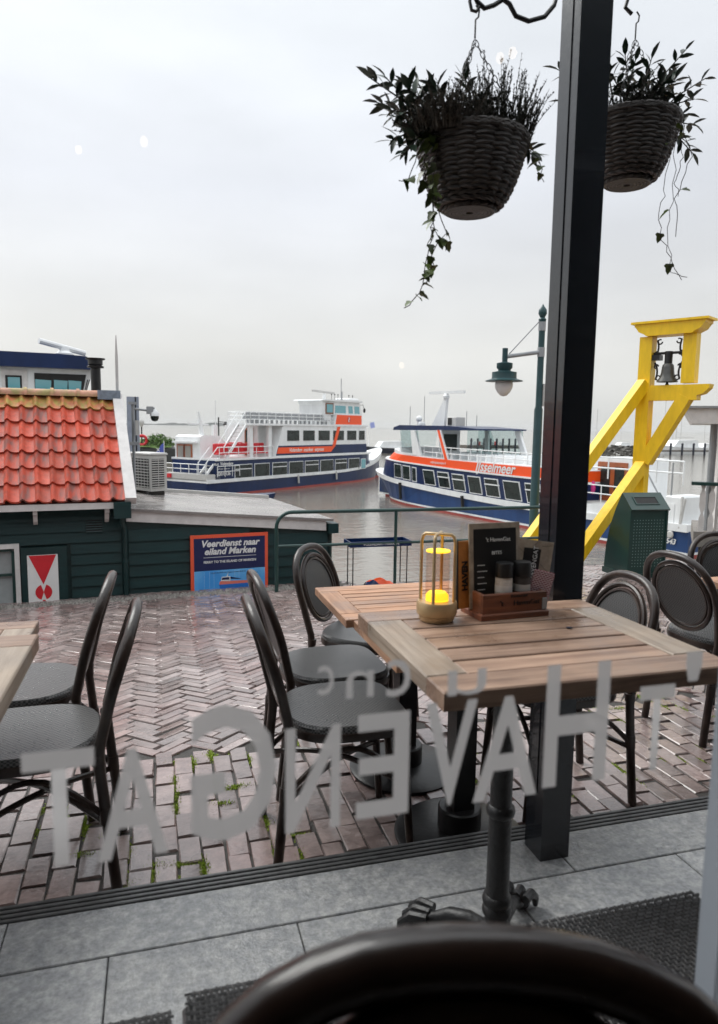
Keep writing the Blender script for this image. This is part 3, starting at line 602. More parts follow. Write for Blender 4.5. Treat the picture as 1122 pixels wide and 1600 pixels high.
M_nap = mat('maroon_napkin', (.19, .022, .045), .75); t_ = M_nap.node_tree; b_ = t_.nodes['Principled BSDF']; tc_ = t_.nodes.new('ShaderNodeTexCoord'); br_ = t_.nodes.new('ShaderNodeTexBrick')
br_.inputs['Scale'].default_value = 60; br_.inputs['Color1'].default_value = (.19, .022, .045, 1); br_.inputs['Color2'].default_value = (.16, .018, .04, 1); br_.inputs['Mortar'].default_value = (.60, .50, .52, 1); br_.inputs['Mortar Size'].default_value = .05
mp_ = t_.nodes.new('ShaderNodeMapping'); mp_.inputs['Rotation'].default_value = (R(90), 0, R(0)); t_.links.new(tc_.outputs['Object'], mp_.inputs[0]); t_.links.new(mp_.outputs[0], br_.inputs['Vector']); t_.links.new(br_.outputs[0], b_.inputs['Base Color'])
for i in range(5):
    nk = MB().bbox(-.026, .024, -.0014, .0014, 0, .086-i*.002, .001).build('paper_napkin', M_nap); nk.location = on_box(.068, -.026+i*.0036, .0155); nk.scale = (BS,)*3; nk.rotation_euler = (R(-3), R(14+i*1.5), R(-6-i*2))
    tag(nk, 'folded maroon paper napkin with white tile pattern, in the menu box stack', 'napkin', 'napkins in the menu box')
cr = MB().prism([(-.008, -.004), (.007, -.006), (.009, .005), (-.004, .006)], 0, .0012, 'z').build('paper_scrap', mat('navy_scrap', (.012, .014, .03), .4)); cr.location = gz(889, 981, ZA+.001)
tag(cr, 'small dark navy paper scrap on the slatted table', 'scrap')
# ------------------------------------------------------------------ canopy post, brackets, hanging baskets
PE, PN = 1.138, 1.805
post = empty('canopy_post', (PE, PN, SZ), 0, 'glossy black square canopy post standing on the bluestone threshold', 'post')
MB().box(-.048, .048, -.048, .048, 0, 2.70).build('shaft', M_post, post)
for s in (-1, 1):
    MB().box(s*.0495-.0014, s*.0495+.0014, -.012, .012, .2, 2.66).build('edge_strip', M_post, post)
def pxpath(pts, n): return [gn(x, y, n)-Vector((PE, PN, SZ)) for x, y in pts]
br = MB().tube(pxpath([(872, -14), (866, 8), (851, 26), (826, 33), (806, 25), (796, 6), (786, -1), (772, 8), (757, 13), (746, 3), (739, -14)], PN), .0062, 8)
br.tube(pxpath([(880, -30), (820, -34), (741, -30)], PN), .007, 8)
br.tube(pxpath([(741, -34), (734, 2), (737, 16), (744, 18), (749, 10)], PN), .0045, 8)
br.build('scroll_bracket', M_iron, post, True)
B1 = gn(737, 226, PN); B2 = gn(985, 196, 2.06)
h2 = gn(985, -14, 2.06)
MB().tube([Vector((0, 0, 2.45)), (h2-Vector((PE, PN, SZ)))+Vector((0, 0, .03)), (h2-Vector((PE, PN, SZ))), h2-Vector((PE, PN, SZ))+Vector((-.015, 0, -.05)), h2-Vector((PE, PN, SZ))+Vector((.01, 0, -.065))], .006, 8).build('scroll_bracket', M_iron, post, True)
def leaf_mesh(L, W, kind, seed):
    r = random.Random(seed)
    if kind == 'oval':
        half = [(0, 0), (.25, .8), (.55, 1), (.8, .6), (1, 0)]
    else:
        half = [(0, 0), (.02, .7), (.25, 1.0), (.42, .62), (.7, .5), (1, 0)]
    vs = []; fs = []; k = len(half)
    for t, w in half: vs += [(-w*W/2, t*L, .12*W*w-.18*L*t*t), (0, t*L, -.18*L*t*t), (w*W/2, t*L, .12*W*w-.18*L*t*t)]
    for i in range(k-1): fs += [(3*i, 3*i+1, 3*i+4, 3*i+3), (3*i+1, 3*i+2, 3*i+5, 3*i+4)]
    m = MB().add(vs, fs); me = bpy.data.meshes.new('leaf'); me.from_pydata(m.v, [], m.f); me.validate(); me.polygons.foreach_set('use_smooth', [True]*len(me.polygons)); return me
OV = [leaf_mesh(.046, .0175, 'oval', i) for i in range(2)]; IV = [leaf_mesh(.036, .032, 'ivy', 5)]
for m_ in OV: m_.materials.append(M_leaf)
for m_ in IV: m_.materials.append(M_ivy)
def orient(p, d, roll=0):
    d = Vector(d).normalized(); x = d.cross(Vector((0, 0, 1)))
    if x.length < .01: x = Vector((1, 0, 0))
    x.normalize(); z = x.cross(d); return Matrix.Translation(p) @ Matrix((x, d, z)).transposed().to_4x4() @ Matrix.Rotation(roll, 4, 'Y')
def weave_basket(root, Rt, Rb, H):
    w = MB(); rows = 17; N = 72; stk = 18
    for i in range(rows):
        t = i/(rows-1); rad = Rb+(Rt-Rb)*(t**.52); z = -H*(1-t)
        for sgn in (1, -1):
            pts = []
            for j in range(N):
                th = 2*math.pi*j/N+(.02*i); r = rad+.0055*sgn*math.cos(stk/2*th*1+(math.pi if i % 2 else 0)); pts.append((r*math.cos(th), r*math.sin(th), z+.0022*sgn*math.sin(stk/2*th)))
            w.tube(pts, .0058, 5, closed=True)
    for k in range(3): w.tube([((Rt+.004)*math.cos(2*math.pi*j/60), (Rt+.004)*math.sin(2*math.pi*j/60), .003+.006*math.sin(2*math.pi*j/60*14+k*2.1)) for j in range(60)], .0062, 6, closed=True)
    for k in range(6): w.tube([(Rb*(1-k/6.5)*math.cos(2*math.pi*j/32), Rb*(1-k/6.5)*math.sin(2*math.pi*j/32), -H-.003) for j in range(32)], .0065, 5, closed=True)
    o = w.build('wicker_weave', M_wicker, root, True); tag(o, kind='stuff')
    MB().lathe([(.01, -H+.004), (Rb-.008, -H+.004), (Rb+(Rt-Rb)*.66-.012, -H*.5), (Rt-.012, -.02), (.02, -.012)], 32).build('liner', M_dark, root, True)
def chain(root, a, b, link=.016):
    a = Vector(a); b = Vector(b); n = int((b-a).length/link); d = (b-a).normalized(); u = d.orthogonal().normalized(); v = d.cross(u); c = MB()
    for i in range(n):
        p = a+(b-a)*((i+.5)/n); s = u if i % 2 else v
        c.tube([p+d*math.cos(t)*link*.68+s*math.sin(t)*link*.30 for t in [2*math.pi*k/10 for k in range(10)]], .0011, 4, closed=True)
    tag(c.build('chain', M_iron, root), kind='stuff')
def heather(root, n, cx, cy, spread, h0, h1, m, name, lean=.25, r_=None, dens=46):
    r = r_ or rng; w = MB()
    for _ in range(n):
        a = r.uniform(0, 6.28); d = spread*math.sqrt(r.random()); p = Vector((cx+d*math.cos(a), cy+d*math.sin(a), -.01)); h = r.uniform(h0, h1)*(1.1-.5*d/spread)
        dr = Vector((math.cos(a)*lean*d/spread+r.gauss(0, .10), math.sin(a)*lean*d/spread+r.gauss(0, .10), 1)).normalized(); bend = Vector((r.gauss(0, .02), r.gauss(0, .02), 0))
        pts = [p+dr*h*t+bend*t*t for t in (0, .35, .7, 1)]; w.tube(pts, [.0014, .0012, .0009, .0005], 3)
        for k in range(dens):
            t = r.uniform(.2, 1); q_ = p+dr*h*t+bend*t*t; th = r.uniform(0, 6.28); L = r.uniform(.005, .012)*(1.25-.6*t)
            o = Vector((math.cos(th), math.sin(th), r.uniform(.3, 1.2))).normalized()*L; s = Vector((-math.sin(th), math.cos(th), 0))*.0021
            w.add([q_-s, q_+s, q_+o], [(0, 1, 2)])
    me = bpy.data.meshes.new(name); me.from_pydata(w.v, [], w.f); tag(mobj(name, me, m, root), kind='stuff')
def shrub(root, stems, per, seed):
    r = random.Random(seed); br_ = MB(); lv = []
    for (p, q_) in stems:
        p = Vector(p); q_ = Vector(q_); mid = p.lerp(q_, .5)+Vector((0, 0, .02)); pts = [p, mid, q_]
        br_.tube(pts, [.003, .0025, .0015], 5)
        for k in range(per):
            t = .25+.75*(k+.5)/per; c = (p.lerp(mid, t*2) if t < .5 else mid.lerp(q_, t*2-1)); d = (q_-p).normalized(); th = k*2.4+r.uniform(-.4, .4)
            s = d.orthogonal().normalized(); s2 = d.cross(s); o = d*(.35+.9*max(0, t-.6)*2)+(s*math.cos(th)+s2*math.sin(th))*(.9 if t < .9 else .5); lv.append((c, o))
    st_ = br_.build('shrub', M_twig, root)
    for i, (c, o) in enumerate(lv): inst(OV[i % 2], 'leaf', st_, orient(c, o, r.uniform(-.5, .5)) @ Matrix.Scale(r.uniform(.75, 1.2), 4))
def ivy(root, strands, seed, leaves=True):
    r = random.Random(seed); w = MB(); lv = []
    for pts, cnt in strands:
        pts = [Vector(p) for p in pts]; ps = []
        for a, b in zip(pts, pts[1:]):
            for k in range(5): ps.append(a.lerp(b, k/5)+Vector((r.gauss(0, .004), r.gauss(0, .004), 0)))
        ps.append(pts[-1]); w.tube(ps, .0012, 4)
        for k in range(cnt): c = ps[int((len(ps)-2)*(k+.3)/max(1, cnt))]; lv.append((c, Vector((r.gauss(0, 1), r.gauss(0, 1)-.4, r.uniform(-1.2, -.2)))))
    o = w.build('ivy', M_twig, root)
    for c, d in lv: inst(IV[0], 'ivy_leaf', o, orient(c, d, r.uniform(-.6, .6)) @ Matrix.Scale(r.uniform(.6, 1.15), 4))
def hook(root, top):
    MB().tube([(0, 0, top+.005), (.010, 0, top-.005), (.008, 0, top-.022), (0, 0, top-.03), (0, 0, top-.075)], .0025, 6).build('hook', M_iron, root, True)
    for k in range(3):
        a = R(100+120*k); chain(root, (0, 0, top-.08), (.145*math.cos(a), .145*math.sin(a), .01))
bk = empty('hanging_basket', B1, R(0), 'wicker hanging basket with heather and a long leafy ivy trail, on the scroll bracket', 'hanging basket', 'hanging baskets on the canopy post')
weave_basket(bk, .140, .062, .165); top1 = gn(737, 10, PN).z-B1.z; hook(bk, top1)
heather(bk, 260, .045, -.01, .105, .11, .235, M_heather, 'heather', .30, random.Random(3))
heather(bk, 22, .115, 0, .03, .20, .29, M_heather, 'heather', .45, random.Random(4), 30)
heather(bk, 260, -.085, -.05, .075, .07, .135, M_dry, 'dry_filler', .6, random.Random(5), 30)
heather(bk, 70, -.145, -.05, .035, .05, .09, M_dry, 'dry_filler', 1.4, random.Random(6), 30)
shrub(bk, [((-.10, .0, 0), (-.285, -.02, .115)), ((-.10, .02, 0), (-.235, .03, .15)), ((-.08, 0, .02), (-.14, .04, .15)), ((-.1, -.03, .0), (-.245, -.06, .03)), ((-.12, 0, .0), (-.235, -.03, -.03)), ((-.10, .02, .03), (-.19, .0, .12)), ((-.05, .04, .03), (-.085, .05, .135)), ((0, .03, .03), (-.01, .03, .17)), ((-.12, 0, 0), (-.21, .06, .07)), ((.12, .0, 0), (.175, -.02, -.02)), ((-.1, -.04, 0), (-.20, -.05, .09)), ((-.1, 0, 0), (-.26, .0, .07)), ((-.06, -.02, .02), (-.12, -.02, .12)), ((.03, .03, .02), (.05, .03, .13)), ((-.12, -.04, 0), (-.21, -.06, -.07))], 13, 11)
ivy(bk, [([(-.13, -.06, 0), (-.155, -.07, -.08), (-.13, -.07, -.18), (-.14, -.07, -.28), (-.155, -.06, -.40), (-.20, -.06, -.44)], 20), ([(-.13, -.05, 0), (-.15, -.05, -.10), (-.115, -.06, -.22), (-.125, -.06, -.33), (-.15, -.06, -.38)], 18), ([(-.12, -.07, -.02), (-.14, -.08, -.14), (-.10, -.07, -.24), (-.09, -.06, -.29)], 13), ([(-.15, -.04, -.02), (-.185, -.05, -.12), (-.215, -.05, -.13)], 4), ([(.14, -.04, 0), (.175, -.05, -.05), (.19, -.05, -.09)], 5)], 12)
bk2 = empty('hanging_basket', B2, R(40), 'wicker hanging basket half hidden by the post, with bare dangling twigs', 'hanging basket', 'hanging baskets on the canopy post')
weave_basket(bk2, .145, .066, .175); top2 = h2.z-.06-B2.z; hook(bk2, top2)
bk2.rotation_euler.z = 0
heather(bk2, 170, -.03, 0, .10, .08, .15, M_heather, 'heather', .4, random.Random(13))
shrub(bk2, [((0, 0, 0), (.17, -.03, .24)), ((.02, 0, 0), (.22, -.02, .10)), ((0, .02, 0), (.10, .03, .19)), ((0, 0, 0), (-.02, .02, .22)), ((.02, 0, 0), (.05, -.02, .20)), ((.05, 0, 0), (.21, .0, -.02)), ((-.05, 0, 0), (-.10, .02, .20)), ((-.05, 0, 0), (-.22, .03, .10)), ((.04, .03, 0), (.15, .05, .13)), ((-.05, -.02, 0), (-.03, -.05, .17)), ((-.1, 0, 0), (-.19, .0, .16)), ((.03, -.02, 0), (.12, -.05, .14)), ((.05, 0, 0), (.19, -.02, .05)), ((.0, -.04, 0), (.06, -.08, .11)), ((.0, .04, 0), (.02, .05, .15)), ((.06, 0, 0), (.18, .02, .18)), ((.06, 0, 0), (.26, -.02, .17)), ((.06, 0, 0), (.25, 0, .03)), ((.08, -.02, 0), (.22, -.03, -.07)), ((.06, .02, 0), (.15, .02, .10)), ((-.06, 0, 0), (-.27, .0, .13)), ((-.06, 0, 0), (-.26, -.02, .03)), ((.02, 0, 0), (.10, 0, .10)), ((-.02, -.03, 0), (-.12, -.05, .12))], 13, 21)
ivy(bk2, [([(.10, -.1, 0), (.14, -.12, -.12), (.09, -.12, -.25), (.11, -.11, -.36)], 2), ([(.05, -.13, 0), (.03, -.15, -.24), (.01, -.15, -.33), (.05, -.15, -.42), (.11, -.15, -.50)], 2), ([(.06, -.13, 0), (.06, -.15, -.22), (.045, -.15, -.35), (.07, -.15, -.48), (.13, -.15, -.49)], 3), ([(.13, -.05, 0), (.16, -.06, -.1), (.13, -.06, -.17), (.15, -.06, -.22)], 0)], 22)
# ------------------------------------------------------------------ street lamp
LN = 8.25; lb = gn(836, 880, LN); lt = gn(848, 492, LN); lbz = gh(lt.x, LN)
lampo = empty('street_lamp', (lt.x, LN, lbz), 0, 'dark green street lamp with hanging bell-shaped lantern and ball finial', 'street lamp')
Z = lambda y: gn(848, y, LN).z-lbz
M_lampgreen = mat('lamp_green', (.012, .05, .055), .4, var=.2)
MB().lathe([(.09, 0), (.09, .5), (.06, .56), (.055, Z(640)), (.042, Z(636)), (.040, Z(503))], 16).build('pole', M_lampgreen, lampo, True)
MB().lathe([(.044, Z(503)), (.05, Z(499)), (.03, Z(496)), (.055, Z(490)), (.05, Z(484)), (.02, Z(479)), (.004, Z(475))], 16).build('finial', M_lampgreen, lampo, True)
for y0, y1 in ((503, 490+27), (543, 558)): MB().lathe([(.047, Z(y1)), (.047, Z(y0))], 16).build('clamp', M_grey, lampo, True)
hx = gn(789, 560, LN).x-lt.x; za = Z(556)
MB().tube([(0, 0, Z(550)), (hx, 0, Z(560))], .026, 10).build('arm', M_grey, lampo, True); MB().tube([(-.04, 0, Z(502)), (hx+.06, 0, Z(555))], .008, 6).build('stay_rod', M_grey, lampo)
hd = MB().lathe([(.035, Z(547)), (.035, Z(568)), (.10, Z(570)), (.10, Z(577)), (.08, Z(580)), (.08, Z(582)), (.155, Z(584)), (.155, Z(592)), (.16, Z(594)), (.235, Z(597)), (.235, Z(598)), (.10, Z(598)), (.05, Z(597))], 28, (hx, 0, 0)).build('lamp_head', M_lampgreen, lampo, True)
MB().lathe([(.10, Z(598)), (.115, Z(602)), (.11, Z(608)), (.08, Z(615)), (.04, Z(620)), (.005, Z(621))], 24, (hx, 0, 0)).build('globe', mat('frosted_lamp_globe', (.72, .70, .68), .2, spec=.6), hd, True)
MB().box(.03, .075, -.05, .02, Z(635), Z(600)).build('junction_box', M_lightgrey, lampo)
# ------------------------------------------------------------------ yellow bell stand
be, bn = gn(1003, 700, 8.2).x, 8.2; bz = gh(be, bn)
bell = empty('bell_stand', (be, bn, bz), R(30), 'bright yellow timber bell stand with raking braces beside the green bin', 'bell stand')
h = lambda z: z-bz; w = .083; NR = -.56     # frame runs towards the cafe (-y)
MB().box(-w, w, -w, w, 0, h(2.64)).build('upright', M_yellow, bell)
MB().box(-w*.9, w*.9, NR-w, NR+w, h(2.02), h(2.64)).build('upright', M_yellow, bell)
def moulded(y0, y1, z0, z1, wd, nm):
    pr = [(y0+.16, z0), (y1-.16, z0), (y1-.13, z0+(z1-z0)*.15), (y1-.06, z0+(z1-z0)*.35), (y1-.015, z0+(z1-z0)*.75), (y1, z0+(z1-z0)*.8), (y1, z1), (y0, z1), (y0, z0+(z1-z0)*.8), (y0+.015, z0+(z1-z0)*.75), (y0+.06, z0+(z1-z0)*.35), (y0+.13, z0+(z1-z0)*.15)]
    MB().prism(pr, -wd, wd, 'x').build(nm, M_yellow, bell)
moulded(NR-.20, .14, h(2.642), h(2.80), .14, 'lintel'); MB().box(-.17, .17, NR-.24, .18, h(2.801), h(2.83)).build('cap_board', M_yellow, bell)
pr = [(-w+.001, h(1.80)), (-w+.001, h(2.0)), (NR-.28, h(2.0)), (NR-.27, h(1.95)), (NR-.20, h(1.88)), (NR-.13, h(1.86)), (NR-.13, h(1.80))]
MB().prism(pr, -w*.95, w*.95, 'x').build('cross_beam', M_yellow, bell)
MB().bar((0, -.06, h(.98)), (0, NR+.02, h(1.85)), .17, .16).build('brace', M_yellow, bell)
wi = Matrix.Rotation(R(-30), 3, 'Z'); MB().bar((-.06, 0, h(2.03)), wi @ (gn(800, 882, 7.85)-Vector((be, bn, bz))), .13, .15).build('brace', M_yellow, bell)
lo = gz(862, 935, -.35)-Vector((be, bn, bz)); MB().bar((-.05, -.03, h(.93)), wi @ (gn(852, 940, 7.3)-Vector((be, bn, bz))), .13, .15).build('brace', M_yellow, bell)
yc = NR/2
MB().tube([(0, -w, h(2.42)), (0, NR+w, h(2.42))], .018, 8).build('axle', M_black, bell)
MB().lathe([(.02, .16), (.05, .17), (.05, .0), (.02, 0)], 12, (0, yc, h(2.27))).build('headstock', M_black, bell, True)
M_bronze = mat('weathered_bronze', (.085, .085, .08), .42, metal=.5, var=.3, scale=12)
bl = MB().lathe([(a_*.66, b_*.8) for a_, b_ in [(.02, .02), (.07, .02), (.105, -.01), (.115, -.06), (.125, -.14), (.15, -.21), (.195, -.27), (.20, -.285), (.18, -.28), (.12, -.14)]], 32, (0, yc, h(2.27))).build('bell', M_bronze, bell, True)
MB().lathe([(.010, 0), (.010, -.18), (.024, -.21), (.024, -.26), (.0, -.265)], 10, (0, yc, h(2.22))).build('clapper', M_black, bl, True)
for (sy, sg) in ((-w, -1), (NR+w, 1)):
    for zz, dz in ((2.62, -1), (2.05, 1)):
        sc = [Vector((0, sy+sg*(.02+.05*t+.02*math.sin(t*5)), h(zz)+dz*(.22-.20*t+.03*math.cos(t*5)))) for t in [i/10 for i in range(11)]]
        c2_ = arc((0, sy+sg*.075, h(zz)+dz*.05), .03, 0, 5.2, 10, (0, sg, 0), (0, 0, dz))
        c3_ = arc((0, sy+sg*.045, h(zz)+dz*.20), .026, 0, 5.0, 10, (0, sg, 0), (0, 0, dz))
        MB().tube(sc, .013, 6).tube(c2_, .010, 6).tube(c3_, .010, 6).build('scroll_iron', M_black, bell, True)
MB().box(-.06, .06, -w-.10, -w-.001, h(2.33), h(2.40)).build('bearing', M_black, bell)
st1 = MB().lathe([(.055, 0), (.055, .004)], 16).build('sticker', mat('sticker_print', (.05, .02, .025), .4), bell); st1.matrix_local = Matrix.Translation((.02, -w-.003, h(1.20))) @ Matrix.Rotation(R(90), 4, 'X')
MB().box(-.05, .05, -w-.006, -w-.002, h(.98), h(1.08)).build('sticker', mat('sticker_print_b', (.12, .06, .06), .4, var=.6, scale=40), bell)
# ------------------------------------------------------------------ litter bin
gb = gz(979, 906, -.40); binr = empty('litter_bin', (gb.x, gb.y, gh(gb.x, gb.y)), R(-4), 'dark green steel litter bin with slanted lid and perforated front', 'litter bin')
W_ = gn(1034, 900, gb.y).x-gb.x; HB_ = gn(979, 798, gb.y).z-gh(gb.x, gb.y)
side = [(0, .05), (0, HB_), (.20, HB_+.17), (.30, HB_-.02), (.40, HB_*.72), (.47, HB_*.40), (.50, .05)]
MB().prism(side, .02, W_-.02, 'x').build('body', M_greenbin, binr)
for x0 in (-.004, W_-.022): MB().prism([(-.012, .0)]+[(-.012, HB_+.005), (.195, HB_+.19), (.31, HB_-.01), (.415, HB_*.72), (.485, HB_*.40), (.515, 0)], x0, x0+.024, 'x').build('side_panel', M_greenbin, binr)
sl = math.atan2(.17, .20); Lm = Matrix.Translation((W_/2, -.022, HB_-.002)) @ Matrix.Rotation(sl, 4, 'X')
ld = MB(Lm).box(-W_/2-.008, W_/2+.008, 0, .285, .0, .022).build('lid', M_greenbin, binr)
MB(Lm).box(-W_*.30, W_*.28, .09, .20, .0225, .026).build('opening', M_dark, ld); fr_ = MB(Lm)
for b in ((-W_*.33, W_*.31, .078, .09), (-W_*.33, W_*.31, .20, .212)): fr_.box(*b, .0222, .031)
for b in ((-W_*.33, -W_*.30, .09, .20), (W_*.28, W_*.31, .09, .20)): fr_.box(*b, .0222, .031)
fr_.build('opening_rim', M_greenbin, ld)
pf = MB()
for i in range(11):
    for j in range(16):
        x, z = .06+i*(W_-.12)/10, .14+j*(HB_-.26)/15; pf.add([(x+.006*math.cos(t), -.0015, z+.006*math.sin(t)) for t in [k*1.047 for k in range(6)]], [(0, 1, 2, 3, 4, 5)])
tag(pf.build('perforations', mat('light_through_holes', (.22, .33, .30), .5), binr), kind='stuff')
MB().box(-.02, W_+.02, -.02, .52, -.02, .05).build('plinth', M_greenbin, binr)
# ------------------------------------------------------------------ green railing
rn = 7.58; gp = gn(432, 860, rn); r0 = gh(gp.x, rn); rl = empty('railing', (gp.x, rn, r0), 0, 'dark green tubular railing at the quay edge, beaded with rain', 'railing')
zt = gn(520, 799, rn).z-r0; zb = gn(520, 851, rn).z-r0; xe = 3.3
tp = [(0, 0, -.1), (0, 0, zt-.17)]+[Vector((.17-.17*math.cos(t), 0, zt-.17+.17*math.sin(t))) for t in [math.pi/2*i/8 for i in range(1, 9)]]+[(xe, 0, zt)]
MB().tube(tp, .021, 10).build('top_rail', M_greenrail, rl, True); MB().tube([(0, 0, zb), (xe, 0, zb)], .017, 8).build('lower_rail', M_greenrail, rl, True)
for x in (gn(618, 850, rn).x-gp.x, xe): MB().tube([(x, 0, -.1), (x, 0, zt)], .019, 8).build('rail_post', M_greenrail, rl, True)
dp = MB()
for k in range(90):
    x = rng.uniform(.2, xe); z = (zt-.021) if k % 3 else (zb-.017); dp.sphere((x, rng.uniform(-.006, .006), z-.003), rng.uniform(.003, .0055), 6, 4)
tag(dp.build('raindrops', glass_mat('water_drop', (.9, .92, .92), 1.33), rl, True), kind='stuff')
# tray stand and tarpaulin behind the railing
tn = 7.74; ta = gn(543, 846, tn); tb2 = gn(634, 843, tn); t0 = gh(ta.x, tn)
ts = empty('tray_stand', (ta.x, tn, t0), 0, 'navy tray stand on thin legs behind the railing', 'stand'); TW = tb2.x-ta.x; TZ = ta.z-t0
MB().box(0, TW, -.16, .11, TZ-.03, TZ-.024).build('tray_floor', M_navy, ts)
for b in ((0, TW, -.172, -.16), (0, TW, .11, .122)): MB().box(*b, TZ-.045, TZ+.015).build('tray_edge', M_navy, ts)
for b in ((-.012, 0, -.172, .122), (TW, TW+.012, -.172, .122)): MB().box(*b, TZ-.045, TZ+.015).build('tray_edge', M_navy, ts)
for x in (.03, TW-.03):
    for y in (-.14, .09): MB().tube([(x, y, 0), (x, y, TZ-.031)], .007, 6).build('leg', M_black, ts)
text('lettering', 'VOLENDAM - MARKEN', .042, upright(TW/2, -.174, TZ-.028), M_print, ts)
ta2 = gn(572, 913, 7.66); tw = .33; rg = random.Random(5); rings = []
for i in range(9):
    t = i/8; rings.append([(t*tw, -.07+.14*j/6, max(.004, (.085*math.sin(math.pi*(j/6))*math.sin(math.pi*min(1, t*.8+.15))+rg.uniform(-.012, .012)))) for j in range(7)])
tp_ = MB().loft(rings, caps=False).build('tarpaulin', M_orange, None, True); tp_.location = (ta2.x, 7.66, gh(ta2.x, 7.66)); tag(tp_, 'crumpled orange tarpaulin heap on the ground under the tray stand', 'tarpaulin')
nv = MB().loft([[(x*.6-.02, y-.03, z*.8+.001) for x, y, z in r] for r in rings], caps=False).build('navy_fold', M_navy, tp_, True)
# ------------------------------------------------------------------ terrace kiosk at the right
kn = 9.4; k0 = gn(1088, 830, kn); kz = k0.z; ki = empty('kiosk', (k0.x, kn, -1.6), R(-40), 'pale kiosk terrace with white balusters and overhanging flat roof', 'kiosk'); kh = lambda z: z+1.6
zr = gn(1090, 753, kn).z; MB().box(-.04, 4, -.05, 1.6, kh(kz)-.25, kh(kz)).build('deck', mat('grey_timber', (.24, .22, .20), .6, var=.25, scale=6), ki)
for x in (.05, 1.9, 3.8): MB().box(x, x+.14, .0, .14, 0, kh(kz)-.25).build('pile', mat('pile_wood', (.10, .085, .07), .7, var=.3), ki)
MB().box(-.12, 4, -.09, .10, kh(zr)-.05, kh(zr)).build('hand_rail', M_greenrail, ki)
for i in range(22):
    x = .02+i*.135; pr = [(x, 0), (x+.08, 0), (x+.08, .22), (x+.058, .30), (x+.085, .40), (x+.085, zr-kz-.2), (x+.058, zr-kz-.12), (x+.08, zr-kz-.05), (x, zr-kz-.05), (x+.025, zr-kz-.12), (x-.005, zr-kz-.2), (x-.005, .4), (x+.025, .3), (x, .22)]
    o = MB().prism(pr, -.02, .01).build('baluster', M_dirtywhite, ki); o.location = (0, 0, kh(kz))
zro = gn(1080, 662, kn).z; rx = (gn(1066, 655, kn).x-k0.x)*.72
MB().prism([(rx, kh(zro)+.24), (rx+.14, kh(zro)), (4.6, kh(zro)), (4.6, kh(zro)+.24)], -.3, 2.4).build('roof', M_dirtywhite, ki); MB().box(rx-.05, 4.65, -.35, 2.45, kh(zro)+.241, kh(zro)+.275).build('roof_edge', M_grey, ki)
px_ = (gn(1115, 700, kn).x-k0.x)*.72; MB().tube([(px_, .2, kh(kz)), (px_, .2, kh(zro))], .055, 10).build('post', M_grey, ki)
MB().box(px_+.12, 4.2, .5, 1.5, kh(kz), kh(zro)).build('wall', M_dirtywhite, ki)
# ------------------------------------------------------------------ green timber house with red pantiles
HR = R(8); HO = Vector((-.37, 7.9, 0))
house = empty('timber_house', HO, HR, 'dark green weatherboarded house with red pantile roof and white trim', 'house')
def hx_(px, py, y=0.0):     # pixel -> house frame point on the plane at depth y
    d = Vector(ray(px, py)); nrm = Vector((-math.sin(HR), math.cos(HR), 0)); p = HO+nrm*y; s = (p.x*nrm.x+p.y*nrm.y)/(d.x*nrm.x+d.y*nrm.y)
    q_ = Vector((d.x*s, d.y*s, CAM_Z+d.z*s))-HO; return (q_.x*math.cos(HR)+q_.y*math.sin(HR), q_.z)
BB = -3.4
MB().box(-3.6, -.003, .03, 2.0, BB, .60).build('wall', M_wall, house)
MB().add([(-.003, .03, .6), (-.003, 2.0, .6), (-.003, 1.0, 1.62), (-.06, .03, .6), (-.06, 2.0, .6), (-.06, 1.0, 1.62)], [(0, 1, 2), (5, 4, 3), (0, 2, 5, 3), (1, 4, 5, 2)]).build('gable', M_wall, house)
def boards(x0, x1, z0, z1, par, y=.03, hgt=.118, top=None):
    z = z0
    while z < z1-.01:
        zz = min(z+hgt, z1)
        o = MB().add([(x0, y-.001, z), (x1, y-.001, z), (x1, y-.030, z), (x0, y-.030, z), (x0, y-.001, zz), (x1, y-.001, zz), (x1, y-.006, zz), (x0, y-.006, zz)], [(0, 1, 2, 3), (3, 2, 6, 7), (4, 7, 6, 5), (0, 3, 7, 4), (1, 5, 6, 2)]).build('weatherboard', M_wall, par); z = zz+.0006
boards(-3.6, -1.33, -.8, .56, house); boards(-.53, -.02, -.8, .145, house); boards(-1.32, -.02, .147, .56, house)
M_trim = M_dirtywhite
# eaves board, brackets, gutter box
MB().box(-3.6, -.10, -.20, -.175, .52, .585).build('fascia', M_trim, house)
for px in (55, 166):
    x = hx_(px, 800)[0]; MB().prism([(-.02, .515), (-.17, .515), (-.17, .48), (-.12, .46), (-.09, .40), (-.02, .36)], x-.02, x+.02, 'x').build('bracket', M_trim, house)
MB().box(-.11, .06, -.26, -.06, .42, .59).build('gutter_box', M_wall, house)
gx = hx_(195, 850)[0]
MB().tube([(gx-.03, -.10, .44), (gx-.03, -.08, .36), (gx, -.035, .28), (gx, -.035, -.9)], .026, 8).build('downpipe', M_wall, house, True)
MB().tube([(gx, -.035, -.05), (gx, -.035, -.09)], .032, 8).build('pipe_collar', M_wall, house, True)
v0, v1 = hx_(134, 813), hx_(160, 831); vb = MB().box(v0[0], v1[0], -.004, .0, v1[1], v0[1]).build('vent', M_dark, house)
for k in range(5): z = v1[1]+(v0[1]-v1[1])*(k+.1)/5; MB().box(v0[0], v1[0], -.014, -.0045, z, z+.012, rot=(R(-25), 0, 0)).build('louvre', M_wall, vb)
